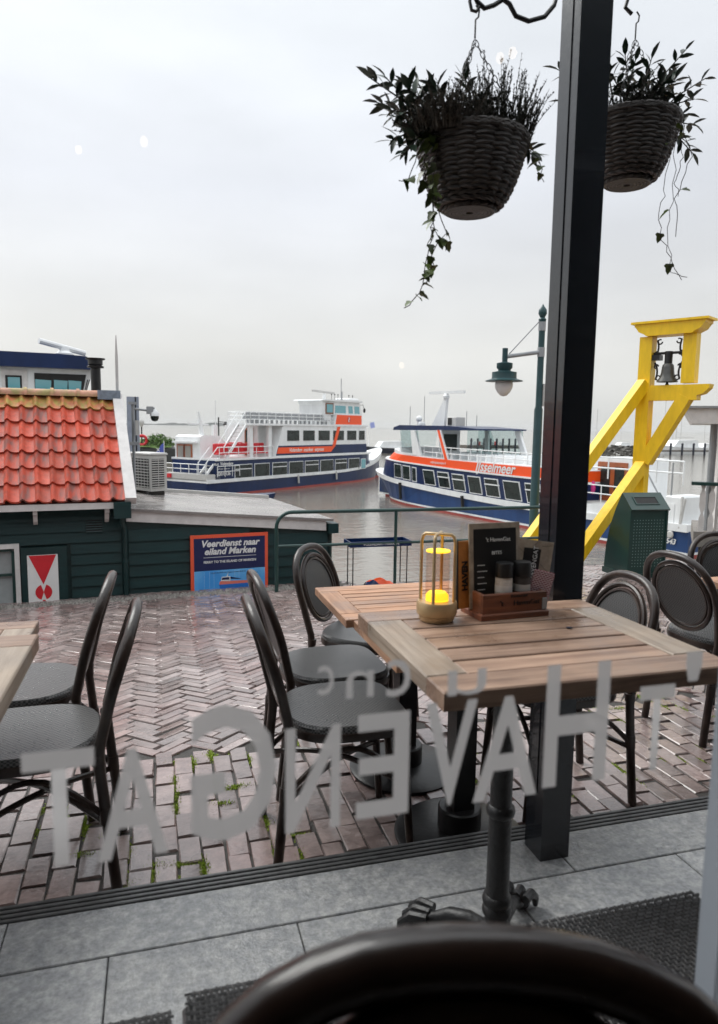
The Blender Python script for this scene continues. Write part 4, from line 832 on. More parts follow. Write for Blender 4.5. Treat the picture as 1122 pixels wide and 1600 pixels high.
# window with white frame, shutter panel with painted hourglass
wx1 = hx_(30, 855)[0]; wz1 = hx_(30, 849)[1]
win = MB().box(wx1-1.1, wx1-.045, .004, .012, -.9, wz1-.045).build('window', mat('window_pane_dull', (.32, .34, .34), .1, var=.25, scale=3), house)
for b in ((wx1-1.1, wx1, wz1-.045, wz1), (wx1-.045, wx1, -.9, wz1-.045)): MB().box(b[0], b[1], -.05, .0, b[2], b[3]).build('frame', M_trim, win)
sz_ = hx_(10, 898)[1]
for b in ((wx1-1.1, wx1-.07, wz1-.075, wz1-.046), (wx1-.075, wx1-.046, -.9, wz1-.076), (wx1-1.1, wx1-.076, sz_-.012, sz_+.012), (wx1-.6, wx1-.575, -.9, wz1-.076)): MB().box(b[0], b[1], -.025, .0, b[2], b[3]).build('sash_bar', M_greenrail, win)
pl, pr_, pt = hx_(32, 855)[0], hx_(104, 855)[0], hx_(70, 854)[1]
sh = MB().box(pl, pr_, -.035, -.001, -.9, pt).build('shutter', M_wall, house)
sl0, sr0, stp = hx_(42, 866)[0], hx_(90, 866)[0], hx_(66, 866)[1]; scx = (sl0+sr0)/2; sw = (sr0-sl0)
MB().box(sl0, sr0, -.040, -.0352, -.9, stp).build('painted_field', M_white, sh)
def zy(y): return hx_(66, y)[1]
z_a, z_b = zy(912), zy(936)
MB().prism([(sl0+.015, stp-.004), (sr0-.015, stp-.004), (scx, z_a)], -.0425, -.0402).build('red_triangle', M_red, sh)
rad = (z_a-z_b)/2; zc = (z_a+z_b)/2
dsc = MB()
for s in (-1, 1):
    pts = [(scx+s*.010, zc+rad*.1)]
    seg = [(scx+s*rad*.98*math.cos(t), zc+rad*math.sin(t)) for t in [R(-72)+R(144)*i/10 for i in range(11)]]
    dsc.prism([(scx+s*.0, zc)]+seg if s > 0 else ([(scx, zc)]+seg)[::-1], -.0425, -.0402)
dsc.build('red_disc', M_red, sh)
MB().prism([(scx, zc-rad*.25), (sl0+.015, zc-rad*.25-.42), (sr0-.015, zc-rad*.25-.42)], -.0425, -.0402).build('red_triangle', M_red, sh) if False else MB().prism([(scx-.012, z_b-.0), (scx+.012, z_b), (sr0-.015, -.86), (sl0+.015, -.86)], -.0425, -.0402).build('red_triangle', M_red, sh)
# roof: pantiles
E0 = Vector((0, -.20, .60)); RG = Vector((0, 1.0, 1.705)); sl_v = (RG-E0); SLn = sl_v.length; up = sl_v.normalized(); nrm = Vector((0, -up.z, up.y)); nrm = Vector((0, -math.sin(math.atan2(up.z, up.y)), math.cos(math.atan2(up.z, up.y))))
rf = MB().add([(-3.6, E0.y, E0.z-.02), (0.02, E0.y, E0.z-.02), (0.02, RG.y, RG.z-.02), (-3.6, RG.y, RG.z-.02), (-3.6, 2.2, .58), (.02, 2.2, .58)], [(0, 1, 2, 3), (3, 2, 5, 4)]).build('roof', mat('roof_underlay', (.10, .035, .025), .7), house)
TWd = .141; rows = 7; TL = SLn/rows
tm = MB(); ringA = []; ns_ = 12
def wave(u):   # S profile: flat pan with a rounded roll on the left
    return .036*math.exp(-((u-.18)/.14)**2)-.010*math.sin(math.pi*min(1, max(0, (u-.38)/.62)))
prof = [(u/ns_, wave(u/ns_)) for u in range(ns_+1)]
ra = [(x*(TWd+.012), -.004, hgt_+.034) for x, hgt_ in prof]; rb = [(x*(TWd+.012), TL+.03, hgt_+.004) for x, hgt_ in prof]
ra2 = [(x, y, z-.024) for x, y, z in ra]; tm.loft([ra2, ra, rb], caps=False); tile_me = tm.mesh('tile', True); tile_me.materials.append(M_tile)
M_tilemoss = mat('mossy_pantile', (.50, .17, .07), .5, var=.3, scale=18, col2=(.36, .26, .06), mscale=12, rnd=.15, bump=.3, bscale=60); tile_me2 = tile_me.copy(); tile_me2.materials.clear(); tile_me2.materials.append(M_tilemoss)
M_tilew = mat('weathered_pantile', (.50, .066, .030), .5, var=.25, scale=14, col2=(.22, .075, .06), mscale=7, rnd=.16, bump=.3, bscale=60, stretch=(3.0, .8, .8)); tile_me3 = tile_me.copy(); tile_me3.materials.clear(); tile_me3.materials.append(M_tilew)
Bs = Matrix((Vector((1, 0, 0)), up, nrm)).transposed().to_4x4(); rt = random.Random(9)
for c in range(25):
    for r_ in range(rows):
        p = E0+up*(TL*r_)+Vector((-(c+1)*TWd, 0, 0)); me_ = tile_me2 if r_ == rows-1 else (tile_me3 if rt.random() < .55 else tile_me)
        inst(me_, 'tile', rf, Matrix.Translation(p) @ Bs @ Matrix.Rotation(rt.uniform(-.012, .012), 4, 'Z') @ Matrix.Translation((0, rt.uniform(-.006, .006), rt.uniform(-.002, .004))))
M_ridge = mat('mossy_ridge_tile', (.46, .22, .14), .6, var=.3, scale=14, col2=(.30, .24, .08), mscale=8, rnd=.15, bump=.4, bscale=50)
for k in range(13):
    x1 = -.10-k*.275; t = MB(); pts = [(0, .085*math.cos(a), .075*math.sin(a)) for a in [math.pi*i/10 for i in range(11)]]
    t.loft([[(x1, y, z) for _, y, z in pts], [(x1-.25, y*.97, z*.97) for _, y, z in pts], [(x1-.25, y*1.16, z*1.16) for _, y, z in pts], [(x1-.285, y*1.2, z*1.2) for _, y, z in pts]], caps=True)
    o = t.build('ridge_tile', M_ridge, rf, True); o.location = (0, RG.y, RG.z+.0)
MB().box(-.16, .09, .87, 1.12, RG.z-.03, RG.z+.075).build('lead_flashing', mat('lead', (.20, .24, .29), .4, var=.35, scale=20, bump=.5, bscale=30), rf)
bb = MB(); d0 = E0+up*(-.03); d1 = RG-up*.02
bb.loft([[tuple(p+nrm*a+Vector((x, 0, 0))) for x, a in ((.005, .075), (.115, .075), (.115, -.02), (.005, -.02))] for p in (d0, d1)], closed=True).build('bargeboard', M_dirtywhite, rf)
fl = hx_(150, 600, 1.35); MB().lathe([(.058, 0), (.058, .36), (.095, .362), (.098, .38), (.07, .395), (.085, .40), (.085, .455), (.11, .46), (.115, .475), (.02, .48)], 20, (fl[0], 1.35, hx_(150, 622, 1.35)[1])).build('flue', M_black, house, True)
MB().prism([(-.016, 0), (.016, 0), (.016, .40), (.004, .66), (-.004, .66), (-.016, .40)], -.01, .01).build('finial_vane', M_lightgrey, house).location = (hx_(183, 600, 1.0)[0], 1.0, RG.z+.06)
# lean-to with flat felt roof
ext = empty('lean_to', HO+Matrix.Rotation(HR, 3, 'Z') @ Vector((.0, 0, 0)), HR, 'dark green boarded lean-to with grey felt roof and white fascia, carrying the ferry poster', 'outbuilding')
X1 = 2.36; zf = lambda x: .475-.0885*x
MB().add([(.002, .02, BB), (X1, .02, BB), (X1, 2.5, BB), (.002, 2.5, BB), (.002, .02, zf(0)-.02), (X1, .02, zf(X1)-.02), (X1, 2.5, zf(X1)-.02), (.002, 2.5, zf(0)-.02)], [(0, 1, 5, 4), (1, 2, 6, 5), (2, 3, 7, 6), (3, 0, 4, 7), (4, 5, 6, 7)]).build('wall', M_wall, ext)
z = -.9
k = 0
while z < .40:
    xe_ = min(X1, (0.475-(z+.12)-.10)/.0885) if z+.12 > zf(X1)-.1 else X1
    if xe_ > .1: MB().add([(.05, .019, z), (xe_, .019, z), (xe_, -.010, z), (.05, -.010, z), (.05, .019, z+.128), (xe_, .019, z+.128), (xe_, .014, z+.128), (.05, .014, z+.128)], [(0, 1, 2, 3), (3, 2, 6, 7), (4, 7, 6, 5), (0, 3, 7, 4), (1, 5, 6, 2)]).build('weatherboard', M_wall, ext)
    z += .129; k += 1
MB().add([(.03, -.03, zf(.03)-.115), (X1-.03, -.03, zf(X1)-.115), (X1-.03, -.03, zf(X1)+.0), (.03, -.03, zf(.03)), (.03, .0, zf(.03)-.115), (X1-.03, .0, zf(X1)-.115), (X1-.03, .0, zf(X1)), (.03, .0, zf(.03))], [(0, 1, 2, 3), (7, 6, 5, 4), (0, 4, 5, 1), (3, 2, 6, 7), (1, 5, 6, 2), (0, 3, 7, 4)]).build('fascia', M_dirtywhite, ext)
M_felt = mat('wet_roofing_felt', (.30, .275, .262), .24, var=.2, scale=4, col2=(.22, .20, .192), mscale=1.5, rvar=.12)
MB().add([(.0, -.06, zf(0)+.002), (X1+.05, -.06, zf(X1+.05)+.002), (X1+.05, 2.56, zf(X1+.05)+.002), (.0, 2.56, zf(0)+.002), (.0, -.06, zf(0)+.03), (X1+.05, -.06, zf(X1+.05)+.03), (X1+.05, 2.56, zf(X1+.05)+.03), (0, 2.56, zf(0)+.03)], [(3, 2, 1, 0), (4, 5, 6, 7), (0, 1, 5, 4), (1, 2, 6, 5), (2, 3, 7, 6), (3, 0, 4, 7)]).build('roof', M_felt, ext)
MB().bar((0, 2.5, zf(0)+.05), (X1, 2.5, zf(X1)+.05), .07, .05).build('roof_kerb', M_lightgrey, ext)
MB().box(X1-.01, X1+.12, -.06, 2.5, zf(X1)-.15, zf(X1)-.03).build('gutter', M_wall, ext); MB().tube([(X1+.05, .06, zf(X1)-.14), (X1+.05, .06, -1.2)], .03, 8).build('downpipe', M_wall, ext)
# ferry poster
pz1 = hx_(350, 834)[1]; p_l, p_r = hx_(297, 880)[0], hx_(417, 880)[0]; PW = p_r-p_l; PH = 1.0; pm = (p_l+p_r)/2
pos = empty('ferry_poster', HO+Matrix.Rotation(HR, 3, 'Z') @ Vector((pm, -.03, pz1)), HR, 'orange-framed ferry poster in navy and sky blue, fixed on the lean-to wall', 'poster')
MB().bbox(-PW/2, PW/2, -.012, .018, -PH, 0, 0).build('board', mat('poster_orange', (.82, .11, .05), .35), pos)
b_ = .037*PW/.9; zs = hx_(350, 889)[1]-pz1
M_pnavy = mat('poster_navy', (.010, .018, .085), .3); M_psky = mat('poster_sky', (.06, .33, .78), .3, col2=(.16, .48, .85), mscale=2.5)
MB().box(-PW/2+b_, PW/2-b_, -.0145, -.0122, zs, -b_).build('navy_field', M_pnavy, pos); MB().box(-PW/2+b_, PW/2-b_, -.0145, -.0122, -PH+b_, zs-.0005).build('sky_field', M_psky, pos)
for t_, z_, s_ in (('Veerdienst naar', -.135, .105), ('eiland Marken', -.225, .105)): text('headline', t_, s_*PW/.9, upright(.0, -.0165, z_*PW/.9), M_print, pos, shear=.25, offset=.0035, ext=.0008)
text('subline', 'FERRY TO THE ISLAND OF MARKEN', .038*PW/.9, upright(.0, -.0165, -.325*PW/.9), M_print, pos, offset=.001, ext=.0008); MB().box(-PW*.34, PW*.34, -.0158, -.0147, -.262*PW/.9, -.257*PW/.9).build('rule', M_print, pos)
text('small_line', 'Vertrek elke 30-45 min. / Departure every 30-45 min.', .019*PW/.9, upright(-.02, -.0165, zs-.035), M_pnavy, pos, ext=.0006)
pf_ = MB(); zo = zs-.215
MB().prism([(-.12, zo), (.20, zo), (.24, zo+.045), (-.13, zo+.045)], -.0162, -.0147).build('printed_hull', mat('print_blue', (.02, .16, .55), .3), pos); MB().prism([(-.13, zo+.0455), (.24, zo+.0455), (.22, zo+.075), (-.12, zo+.085)], -.0162, -.0147).build('printed_band', mat('print_coral', (.75, .20, .15), .3), pos)
MB().prism([(-.11, zo+.0855), (.0, zo+.0755), (.0, zo+.135), (-.10, zo+.135)], -.0162, -.0147).build('printed_cabin', M_print, pos); MB().prism([(-.10, zo+.098), (-.012, zo+.098), (-.012, zo+.125), (-.095, zo+.125)], -.0170, -.0163).build('printed_windows', M_pnavy, pos)
MB().prism([(.0, zo+.105), (.12, zo+.095), (.12, zo+.1), (.0, zo+.13)], -.0162, -.0147).build('printed_canopy', M_pnavy, pos); MB().prism([(-.045, zo+.136), (-.03, zo+.136), (-.02, zo+.19)], -.0162, -.0147).build('printed_mast', M_print, pos)
wl = MB().tube([(.27+.05*math.cos(t), -.0156, zs-.10+.05*math.sin(t)) for t in [math.pi*i/10 for i in range(11)]], .0025, 4)
for a in (0, 45, 90, 135, 180): wl.bar((.27+.02*math.cos(R(a)), -.0156, zs-.10+.02*math.sin(R(a))), (.27+.07*math.cos(R(a)), -.0156, zs-.10+.07*math.sin(R(a))), .002, .004)
wl.build('printed_wheel', M_pnavy, pos); MB().box(.19, .34, -.0164, -.0147, zs-.125, zs-.108).build('printed_ribbon', mat('print_pink', (.75, .10, .16), .3), pos)
ms = MB()
for x in (-.30, -.24, -.19, .05, .10): ms.box(x, x+.003, -.0158, -.0147, zo+.01, zo+.20)
ms.build('printed_masts', mat('print_pale', (.35, .58, .85), .3), pos)
# air conditioner on the lean-to roof
ay = 1.75; al, ar = hx_(211, 770, ay)[0], hx_(255, 770, ay)[0]; ax_ = hx_(236, 770, ay)[0]; az = zf(ax_)+.03; ah = .53
ac = empty('air_conditioner', HO+Matrix.Rotation(HR, 3, 'Z') @ Vector((ax_, ay, az)), HR+R(24), 'beige outdoor air-conditioning unit on the lean-to roof', 'air conditioner')
D, Wc = .50, .245
MB().bbox(0, Wc, 0, D, .05, ah, .008).build('casing', M_lightgrey, ac); MB().bbox(-.012, Wc+.012, -.012, D+.012, ah+.001, ah+.03, .01).build('cover', M_lightgrey, ac)
g = MB().box(.02, Wc-.04, -.004, -.001, .09, ah-.05).build('grille', M_dark, ac)
for k in range(13): z = .095+k*(ah-.15)/12.5; MB().box(.018, Wc-.038, -.012, -.0045, z, z+.013).build('louvre', M_lightgrey, g)
MB().box(Wc*.44, Wc*.47, -.015, -.0125, .09, ah-.05).build('grille_bar', M_lightgrey, g)
g = MB().box(-.004, -.001, .04, D-.04, .09, ah-.05).build('grille', M_dark, ac)
for k in range(10): z = .10+k*(ah-.16)/9.5; MB().box(-.012, -.0045, .038, D-.038, z, z+.010).build('louvre', M_lightgrey, g)
for k in range(6): y = .06+k*(D-.12)/5; MB().box(-.014, -.0122, y-.004, y+.004, .09, ah-.05).build('grille_bar', M_lightgrey, g)
for y in (.06, D-.1): MB().box(0, Wc, y, y+.05, -.03, .049).build('foot', M_black, ac)
# camera mast
my = 1.1; mx_ = hx_(209, 700, my)[0]; mz = zf(mx_)+.03; mz1 = hx_(206, 628, my)[1]
cm_ = empty('camera_mast', HO+Matrix.Rotation(HR, 3, 'Z') @ Vector((mx_, my, mz)), HR, 'thin steel mast with a dome security camera on the lean-to roof', 'camera')
MB().tube([(0, 0, -.02), (0, 0, mz1-mz)], .018, 8).build('mast', M_grey, cm_, True); hM = mz1-mz
MB().tube([(0, 0, hM-.08), (.20, 0, hM-.10)], .014, 8).build('arm', M_grey, cm_); MB().box(.16, .235, -.03, .03, hM-.14, hM-.05).build('bracket', M_grey, cm_)
MB().box(-.05, .05, -.035, .035, hM-.03, hM+.0).build('clamp', M_grey, cm_); MB().box(-.04, .065, -.03, .03, hM-.52, hM-.48).build('clamp', M_grey, cm_)
MB().box(.02, .06, -.05, -.02, hM-.40, hM-.22).build('junction_box', M_lightgrey, cm_)
cd = MB().lathe([(.012, 0), (.03, -.03), (.055, -.06), (.058, -.095)], 20, (.255, 0, hM-.07)).build('dome_camera', M_boatwhite, cm_, True); MB().tube([(.22, 0, hM-.07), (.255, 0, hM-.068)], .016, 8).build('joint', M_grey, cm_)
MB().lathe([(.050, -.095), (.050, -.12), (.035, -.15), (.01, -.16)], 20, (.255, 0, hM-.07)).build('dome', M_glassdark, cd, True)
# ------------------------------------------------------------------ harbour water, far shore
WZ = -3.6
M_water = mat('harbour_water', (.20, .18, .15), .07, spec=.5); t_ = M_water.node_tree; b_ = t_.nodes['Principled BSDF']
g_ = t_.nodes.new('ShaderNodeNewGeometry'); mp_ = t_.nodes.new('ShaderNodeMapping'); mp_.inputs['Scale'].default_value = (.5, .9, 1); mp_.inputs['Rotation'].default_value = (0, 0, R(20)); t_.links.new(g_.outputs['Position'], mp_.inputs[0])
na = t_.nodes.new('ShaderNodeTexNoise'); na.inputs['Scale'].default_value = 2.2; na.inputs['Detail'].default_value = 6; na.inputs['Roughness'].default_value = .55; t_.links.new(mp_.outputs[0], na.inputs['Vector'])
bp_ = t_.nodes.new('ShaderNodeBump'); bp_.inputs['Strength'].default_value = .32; bp_.inputs['Distance'].default_value = .12; t_.links.new(na.outputs[0], bp_.inputs['Height']); t_.links.new(bp_.outputs[0], b_.inputs['Normal'])
wt = MB(); rr_ = [8.0, 20, 60, 200, 800, 3000, 12000]
wt.add([(-12000, 7.9, 0), (12000, 7.9, 0), (12000, 14000, 0), (-12000, 14000, 0)], [(0, 1, 2, 3)])
o = wt.build('water', M_water); o.location = (0, 0, WZ); tag(o, 'brownish harbour water reaching out to the open lake', 'water', kind='structure')
gr = MB().box(-3000, 3000, -3000, 1.9, -.6, -.45).build('ground', M_joint); tag(gr, 'ground behind and under the cafe', 'ground', kind='structure')
fsr = random.Random(4); fs_ = MB(); xs = [-3400+i*16 for i in range(240)]; tops = []
hcur = 8
for x in xs: hcur = max(4, min(20, hcur+fsr.gauss(0, 2.2))); tops.append(hcur)
fs_.add([(x, 0, 0) for x in xs]+[(x, 0, h_) for x, h_ in zip(xs, tops)]+[(x, 60, h_) for x, h_ in zip(xs, tops)], [(i, i+1, i+1+len(xs), i+len(xs)) for i in range(len(xs)-1)]+[(i+len(xs), i+1+len(xs), i+1+2*len(xs), i+2*len(xs)) for i in range(len(xs)-1)])
o = fs_.build('far_shore', mat('far_trees', (.06, .07, .055), .9)); o.location = (0, 4200, WZ); tag(o, 'low wooded shore far across the lake', 'shore', kind='structure')
# ------------------------------------------------------------------ ferries
class Ferry:
    def __init__(s, p, ang, name, label, hb=2.2, scale=1.25):
        s.p, s.a, s.hb = Vector((p[0], p[1], 0)), R(ang), hb
        s.root = empty(name, (p[0]*scale, p[1]*scale, WZ), s.a, label, 'ferry', scale=scale)
    def at(s, px, py):      # pixel on the near side plane -> (s, z above water), in unscaled units
        d = Vector(ray(px, py)); nx, ny = -math.sin(s.a), math.cos(s.a); k = (s.p.x*nx+s.p.y*ny)/(d.x*nx+d.y*ny)
        qx, qy, qz = d.x*k-s.p.x, d.y*k-s.p.y, 4.0+d.z*k
        return qx*math.cos(s.a)+qy*math.sin(s.a), qz
    def band(s, name, m, st, tip, tl, sg, z0, z1, parent=None, grow=0, smooth=True, f0=0.0, f1=1.0, blunt=.55):
        # closed band around the boat: near and far sides; sg +1 bow at +s, -1 bow at -s
        rings = []
        for x in st:
            row = []
            for (zf_, f) in ((z0, f0), (z1, f1)):
                tp = tip[0]+(tip[1]-tip[0])*f; t = max(0.0, min(1.0, sg*(tp-x)/tl)); b = s.hb*(math.sin(t*math.pi/2)**blunt)+grow*(1 if t > 0 else 0); row.append((x if t > 0 or True else x, b, zf_(x) if callable(zf_) else zf_))
            rings.append([(row[0][0], s.hb-row[0][1], row[0][2]), (row[1][0], s.hb-row[1][1], row[1][2]), (row[1][0], s.hb+row[1][1], row[1][2]), (row[0][0], s.hb+row[0][1], row[0][2])])
        return MB().loft(rings, closed=True).build(name, m, parent or s.root, False)
    def win(s, quad, m=None, parent=None, y=-.03, fr=.035, frm=None, bar=None):
        (a, b, c, d) = quad       # bl, br, tr, tl as (s,z)
        cx = sum(p[0] for p in quad)/4; cz = sum(p[1] for p in quad)/4
        out_ = [(p[0]+(fr if p[0] > cx else -fr), p[1]+(fr if p[1] > cz else -fr)) for p in quad]
        f = MB().prism(out_, y-.005, y+.05).build('window', frm or M_boatwhite, parent or s.root)
        MB().prism(quad, y-.014, y-.006).build('pane', m or M_glassdark, f)
        if bar: zb_ = cz+.13; MB().box(min(a[0], d[0])+.02, max(b[0], c[0])-.02, y-.022, y-.0145, zb_-.025, zb_+.025).build('glazing_bar', frm or M_boatwhite, f)
        return f
    def rail(s, pts, h, step, name='railing', m=None, r=.022, mids=1):
        w = MB(); pts = [Vector(p) for p in pts]
        for k in range(mids+1): w.tube([p+Vector((0, 0, h*(k+1)/(mids+1))) for p in pts], r, 5)
        for a, b in zip(pts, pts[1:]):
            n = max(1, round((b-a).length/step))
            for i in range(n+1): p = a.lerp(b, i/n); w.tube([p, p+Vector((0, 0, h))], r*.9, 5)
        return w.build(name, m or M_boatwhite, s.root)
fr_ = lambda a, b, n: [a+(b-a)*i/n for i in range(n+1)]
# ---- ferry with two decks, stern to the left
f1 = Ferry((5.613, 41.966), 41.34, 'passenger_ferry', 'double-deck navy and white ferry with orange stripe and rooftop wheelhouse, moored stern towards the flag', hb=1.7)
st = [-4.1]+fr_(-3.9, 11, 10)+[12, 13, 14, 14.8, 15.5, 16.2, 16.6, 16.98]
TIP = (16.0, 17.0); TL = 6.5
zr_ = lambda x: .80+.0009*max(0, x-6)**3*.9-.0*x+(.0 if x > -4 else .02*(-4-x))
f1.band('bottom_paint', M_redboot, st, TIP, TL, 1, -.5, .13, f0=-.1, f1=.08)
f1.band('hull', M_navy, st, TIP, TL, 1, .131, lambda x: zr_(x)-.0, f0=.08, f1=.75)
f1.band('rub_rail', M_boatwhite, st, TIP, TL, 1, lambda x: zr_(x)-.02, lambda x: zr_(x)+.17, grow=.07, f0=.75, f1=.85)
up_ = [-3.4]+fr_(-3, 11, 8)+[11.8, 12.6, 13.2, 13.6]
f1.band('main_deck_side', M_navy, up_, (14.3, 14.3), 2.6, 1, lambda x: zr_(x)+.1, 2.02, f0=1, f1=1, blunt=.45)
f1.band('deck_edge', M_boatwhite, up_+[13.9], (14.5, 14.5), 2.6, 1, 2.0, 2.12, grow=.06, f0=1, f1=1, blunt=.45)
f1.band('bulwark', M_boatwhite, [13.2, 14, 14.8, 15.5, 16.2, 16.6, 16.98], TIP, TL, 1, lambda x: zr_(x)+.16, lambda x: zr_(x)+.34+.05*max(0, x-14), grow=.03, f0=.85, f1=1)
f1.band('aft_deck', M_lightgrey, [-4.1, -3.0], TIP, TL, 1, lambda x: zr_(x)+.1, 1.26, f0=1, f1=1)
for i, (a, b) in enumerate([(366, 394), (397, 421), (425, 448.5), (451, 473.5), (476, 497.7), (500, 520.5), (523, 541.7), (544, 561.3)]):
    s0, s1 = f1.at(a, 732)[0], f1.at(b, 732)[0]; f1.win([(s0+.05, .98), (s1-.05, .98), (s1-.05, 1.72), (s0+.05, 1.72)], bar=(i in (0, 2, 4, 6)))
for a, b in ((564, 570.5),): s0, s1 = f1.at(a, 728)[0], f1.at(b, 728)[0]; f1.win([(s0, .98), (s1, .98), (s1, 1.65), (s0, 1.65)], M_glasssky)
# saloon deck
sal = [(1.75, 2.12), (12.35, 2.12), (12.2, 4.0), (2.55, 4.0)]
MB().prism(sal, .0, 3.4).build('saloon', M_boatwhite, f1.root)
MB().prism([(1.85, 2.16), (12.36, 2.16), (12.3, 2.76), (2.1, 2.76)], -.012, -.001).build('navy_panel', M_navy, f1.root)
os_ = MB().prism([(1.93, 2.28), (7.75, 2.28), (8.25, 2.66), (2.08, 2.66)], -.022, -.0125).build('orange_stripe', M_orange, f1.root)
MB().prism([(7.9, 2.661), (8.24, 2.661), (8.85, 3.98), (8.5, 3.98)], -.035, -.0225).build('orange_stripe', M_orange, f1.root)
text('lettering', 'Volendam  marken  express', .33, upright(5.0, -.024, 2.37), M_print, f1.root, shear=.3, offset=.006, ext=.002)
for i, (a, b) in enumerate([(446.7, 468), (472, 492), (496, 515.5), (519, 537.6), (541, 557), (559.5, 570)]):
    s0, s1 = f1.at(a, 680)[0], f1.at(b, 680)[0]; f1.win([(s0+.1, 3.06), (s1-.05, 3.06), (s1-.05, 3.72), (s0+.1, 3.72)], y=-.015, fr=.02)
MB().box(12.36, 12.38, .4, 3.0, 2.9, 3.7).build('front_window', M_glassdark, f1.root)
# open aft part of the saloon deck and roof deck
MB().prism([(-.5, -.05), (12.5, -.05), (12.5, 3.45), (1.2, 3.45), (1.2, 1.7), (-.5, 1.7)], 4.0, 4.12, 'z').build('roof_deck', M_boatwhite, f1.root)
for x in (-.35, 1.35): MB().box(x, x+.3, .15, .35, 2.12, 4.0).build('pillar', M_boatwhite, f1.root); MB().box(x, x+.3, 3.05, 3.25, 2.12, 4.0).build('pillar', M_boatwhite, f1.root)
MB().box(.85, .92, .6, 3.3, 2.12, 4.0).build('bulkhead', M_boatwhite, f1.root)
d_ = MB().box(.80, .845, .9, 1.6, 2.15, 3.85).build('door', M_doorwood, f1.root); MB().box(.78, .7995, 1.0, 1.5, 3.0, 3.7).build('pane', M_glassdark, d_)
f1.rail([(-.45, 1.68, 4.12), (-.45, .02, 4.12), (8.1, .02, 4.12)], .68, .75, mids=2); f1.rail([(1.25, 3.38, 4.12), (8.1, 3.38, 4.12)], .68, .75, mids=2)
MB().box(-.9, 8.1, -.01, .01, 4.60, 4.84).build('rail_banner', M_boatwhite, f1.root) if False else None
for i in range(17):
    for y in (.45, 2.4):
        if y == .45 or i > 3:
            x = -.3+i*.48; MB().bbox(x, x+.40, y, y+.10, 4.38, 4.78, .03).bbox(x, x+.40, y-.35, y, 4.36, 4.42, .02).box(x+.15, x+.25, y-.2, y-.1, 4.12, 4.36).build('deck_seat', M_grey, f1.root)
# orange fascia and wheelhouse
MB().prism([(8.2, 4.121), (11.75, 4.121), (11.7, 4.82), (8.45, 4.82)], .05, 3.35).build('fascia_block', M_boatwhite, f1.root); MB().prism([(8.35, 4.15), (11.68, 4.15), (11.65, 4.80), (8.52, 4.80)], .035, .0495).build('orange_panel', M_orange, f1.root)
em = MB().lathe([(.2, 0), (.2, .012)], 20).build('round_emblem', M_red, f1.root); em.matrix_local = Matrix.Translation((10.0, .034, 4.5)) @ Matrix.Rotation(R(90), 4, 'X')
MB().prism([(9.93, 4.32), (10.02, 4.32), (9.98, 4.46), (10.1, 4.55), (9.98, 4.68), (9.93, 4.64), (10.0, 4.55), (9.88, 4.46)], .008, .0205).build('emblem_mark', M_print, f1.root)
wh = MB().prism([(7.4, 4.121), (8.15, 4.121), (8.15, 4.83), (12.2, 4.83), (11.75, 5.72), (7.1, 5.72), (7.3, 5.45)], .3, 2.4).build('wheelhouse', M_boatwhite, f1.root)
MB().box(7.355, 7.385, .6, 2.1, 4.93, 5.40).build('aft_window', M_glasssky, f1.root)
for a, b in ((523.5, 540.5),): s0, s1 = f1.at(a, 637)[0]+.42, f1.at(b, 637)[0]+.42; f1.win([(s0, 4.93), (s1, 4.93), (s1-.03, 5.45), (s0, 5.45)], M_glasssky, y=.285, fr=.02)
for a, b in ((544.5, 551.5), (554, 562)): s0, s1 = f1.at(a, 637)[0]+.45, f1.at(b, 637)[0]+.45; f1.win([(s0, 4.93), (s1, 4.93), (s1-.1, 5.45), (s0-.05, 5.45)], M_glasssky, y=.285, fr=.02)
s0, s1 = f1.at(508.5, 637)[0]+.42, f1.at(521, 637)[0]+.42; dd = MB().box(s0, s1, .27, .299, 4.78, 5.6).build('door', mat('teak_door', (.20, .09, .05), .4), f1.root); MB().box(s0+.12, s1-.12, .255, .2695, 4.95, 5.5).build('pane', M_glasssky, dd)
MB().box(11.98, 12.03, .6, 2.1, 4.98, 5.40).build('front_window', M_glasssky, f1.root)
MB().prism([(6.8, 5.721), (12.0, 5.721), (11.9, 5.84), (11.0, 5.88), (7.0, 5.80)], .15, 2.55).build('wheelhouse_roof', M_boatwhite, f1.root)
MB().bbox(10.8, 12.1, .6, 1.8, 5.88, 6.04, .06).build('roof_hatch', M_boatwhite, f1.root)
rd = MB().tube([(8.6, 1.2, 5.80), (8.6, 1.2, 6.25)], .12, 8).build('radar_post', M_boatwhite, f1.root, True); MB().bar((7.2, 1.2, 6.40), (9.8, 1.2, 6.33), .12, .14).build('radar_bar', M_lightgrey, rd)
MB().tube([(10.4, 1.0, 5.85), (10.4, 1.0, 7.4)], .03, 6).tube([(10.5, 1.0, 5.9), (10.5, 1.0, 6.5)], .05, 6).build('antenna', M_grey, f1.root)
for x in (9.2, 9.6, 10.0, 11.4, 11.9): MB().tube([(x, 1.0, 5.85), (x, 1.0, 6.2)], .015, 5).sphere((x, 1.0, 6.24), .05, 6, 5).build('deck_light', M_black, f1.root)
MB().tube([(11.5, .6, 5.55), (12.4, .4, 5.6), (12.6, .4, 5.25)], .02, 5).sphere((12.6, .4, 5.2), .10, 8, 6, 1.8).build('hailer', M_black, f1.root)
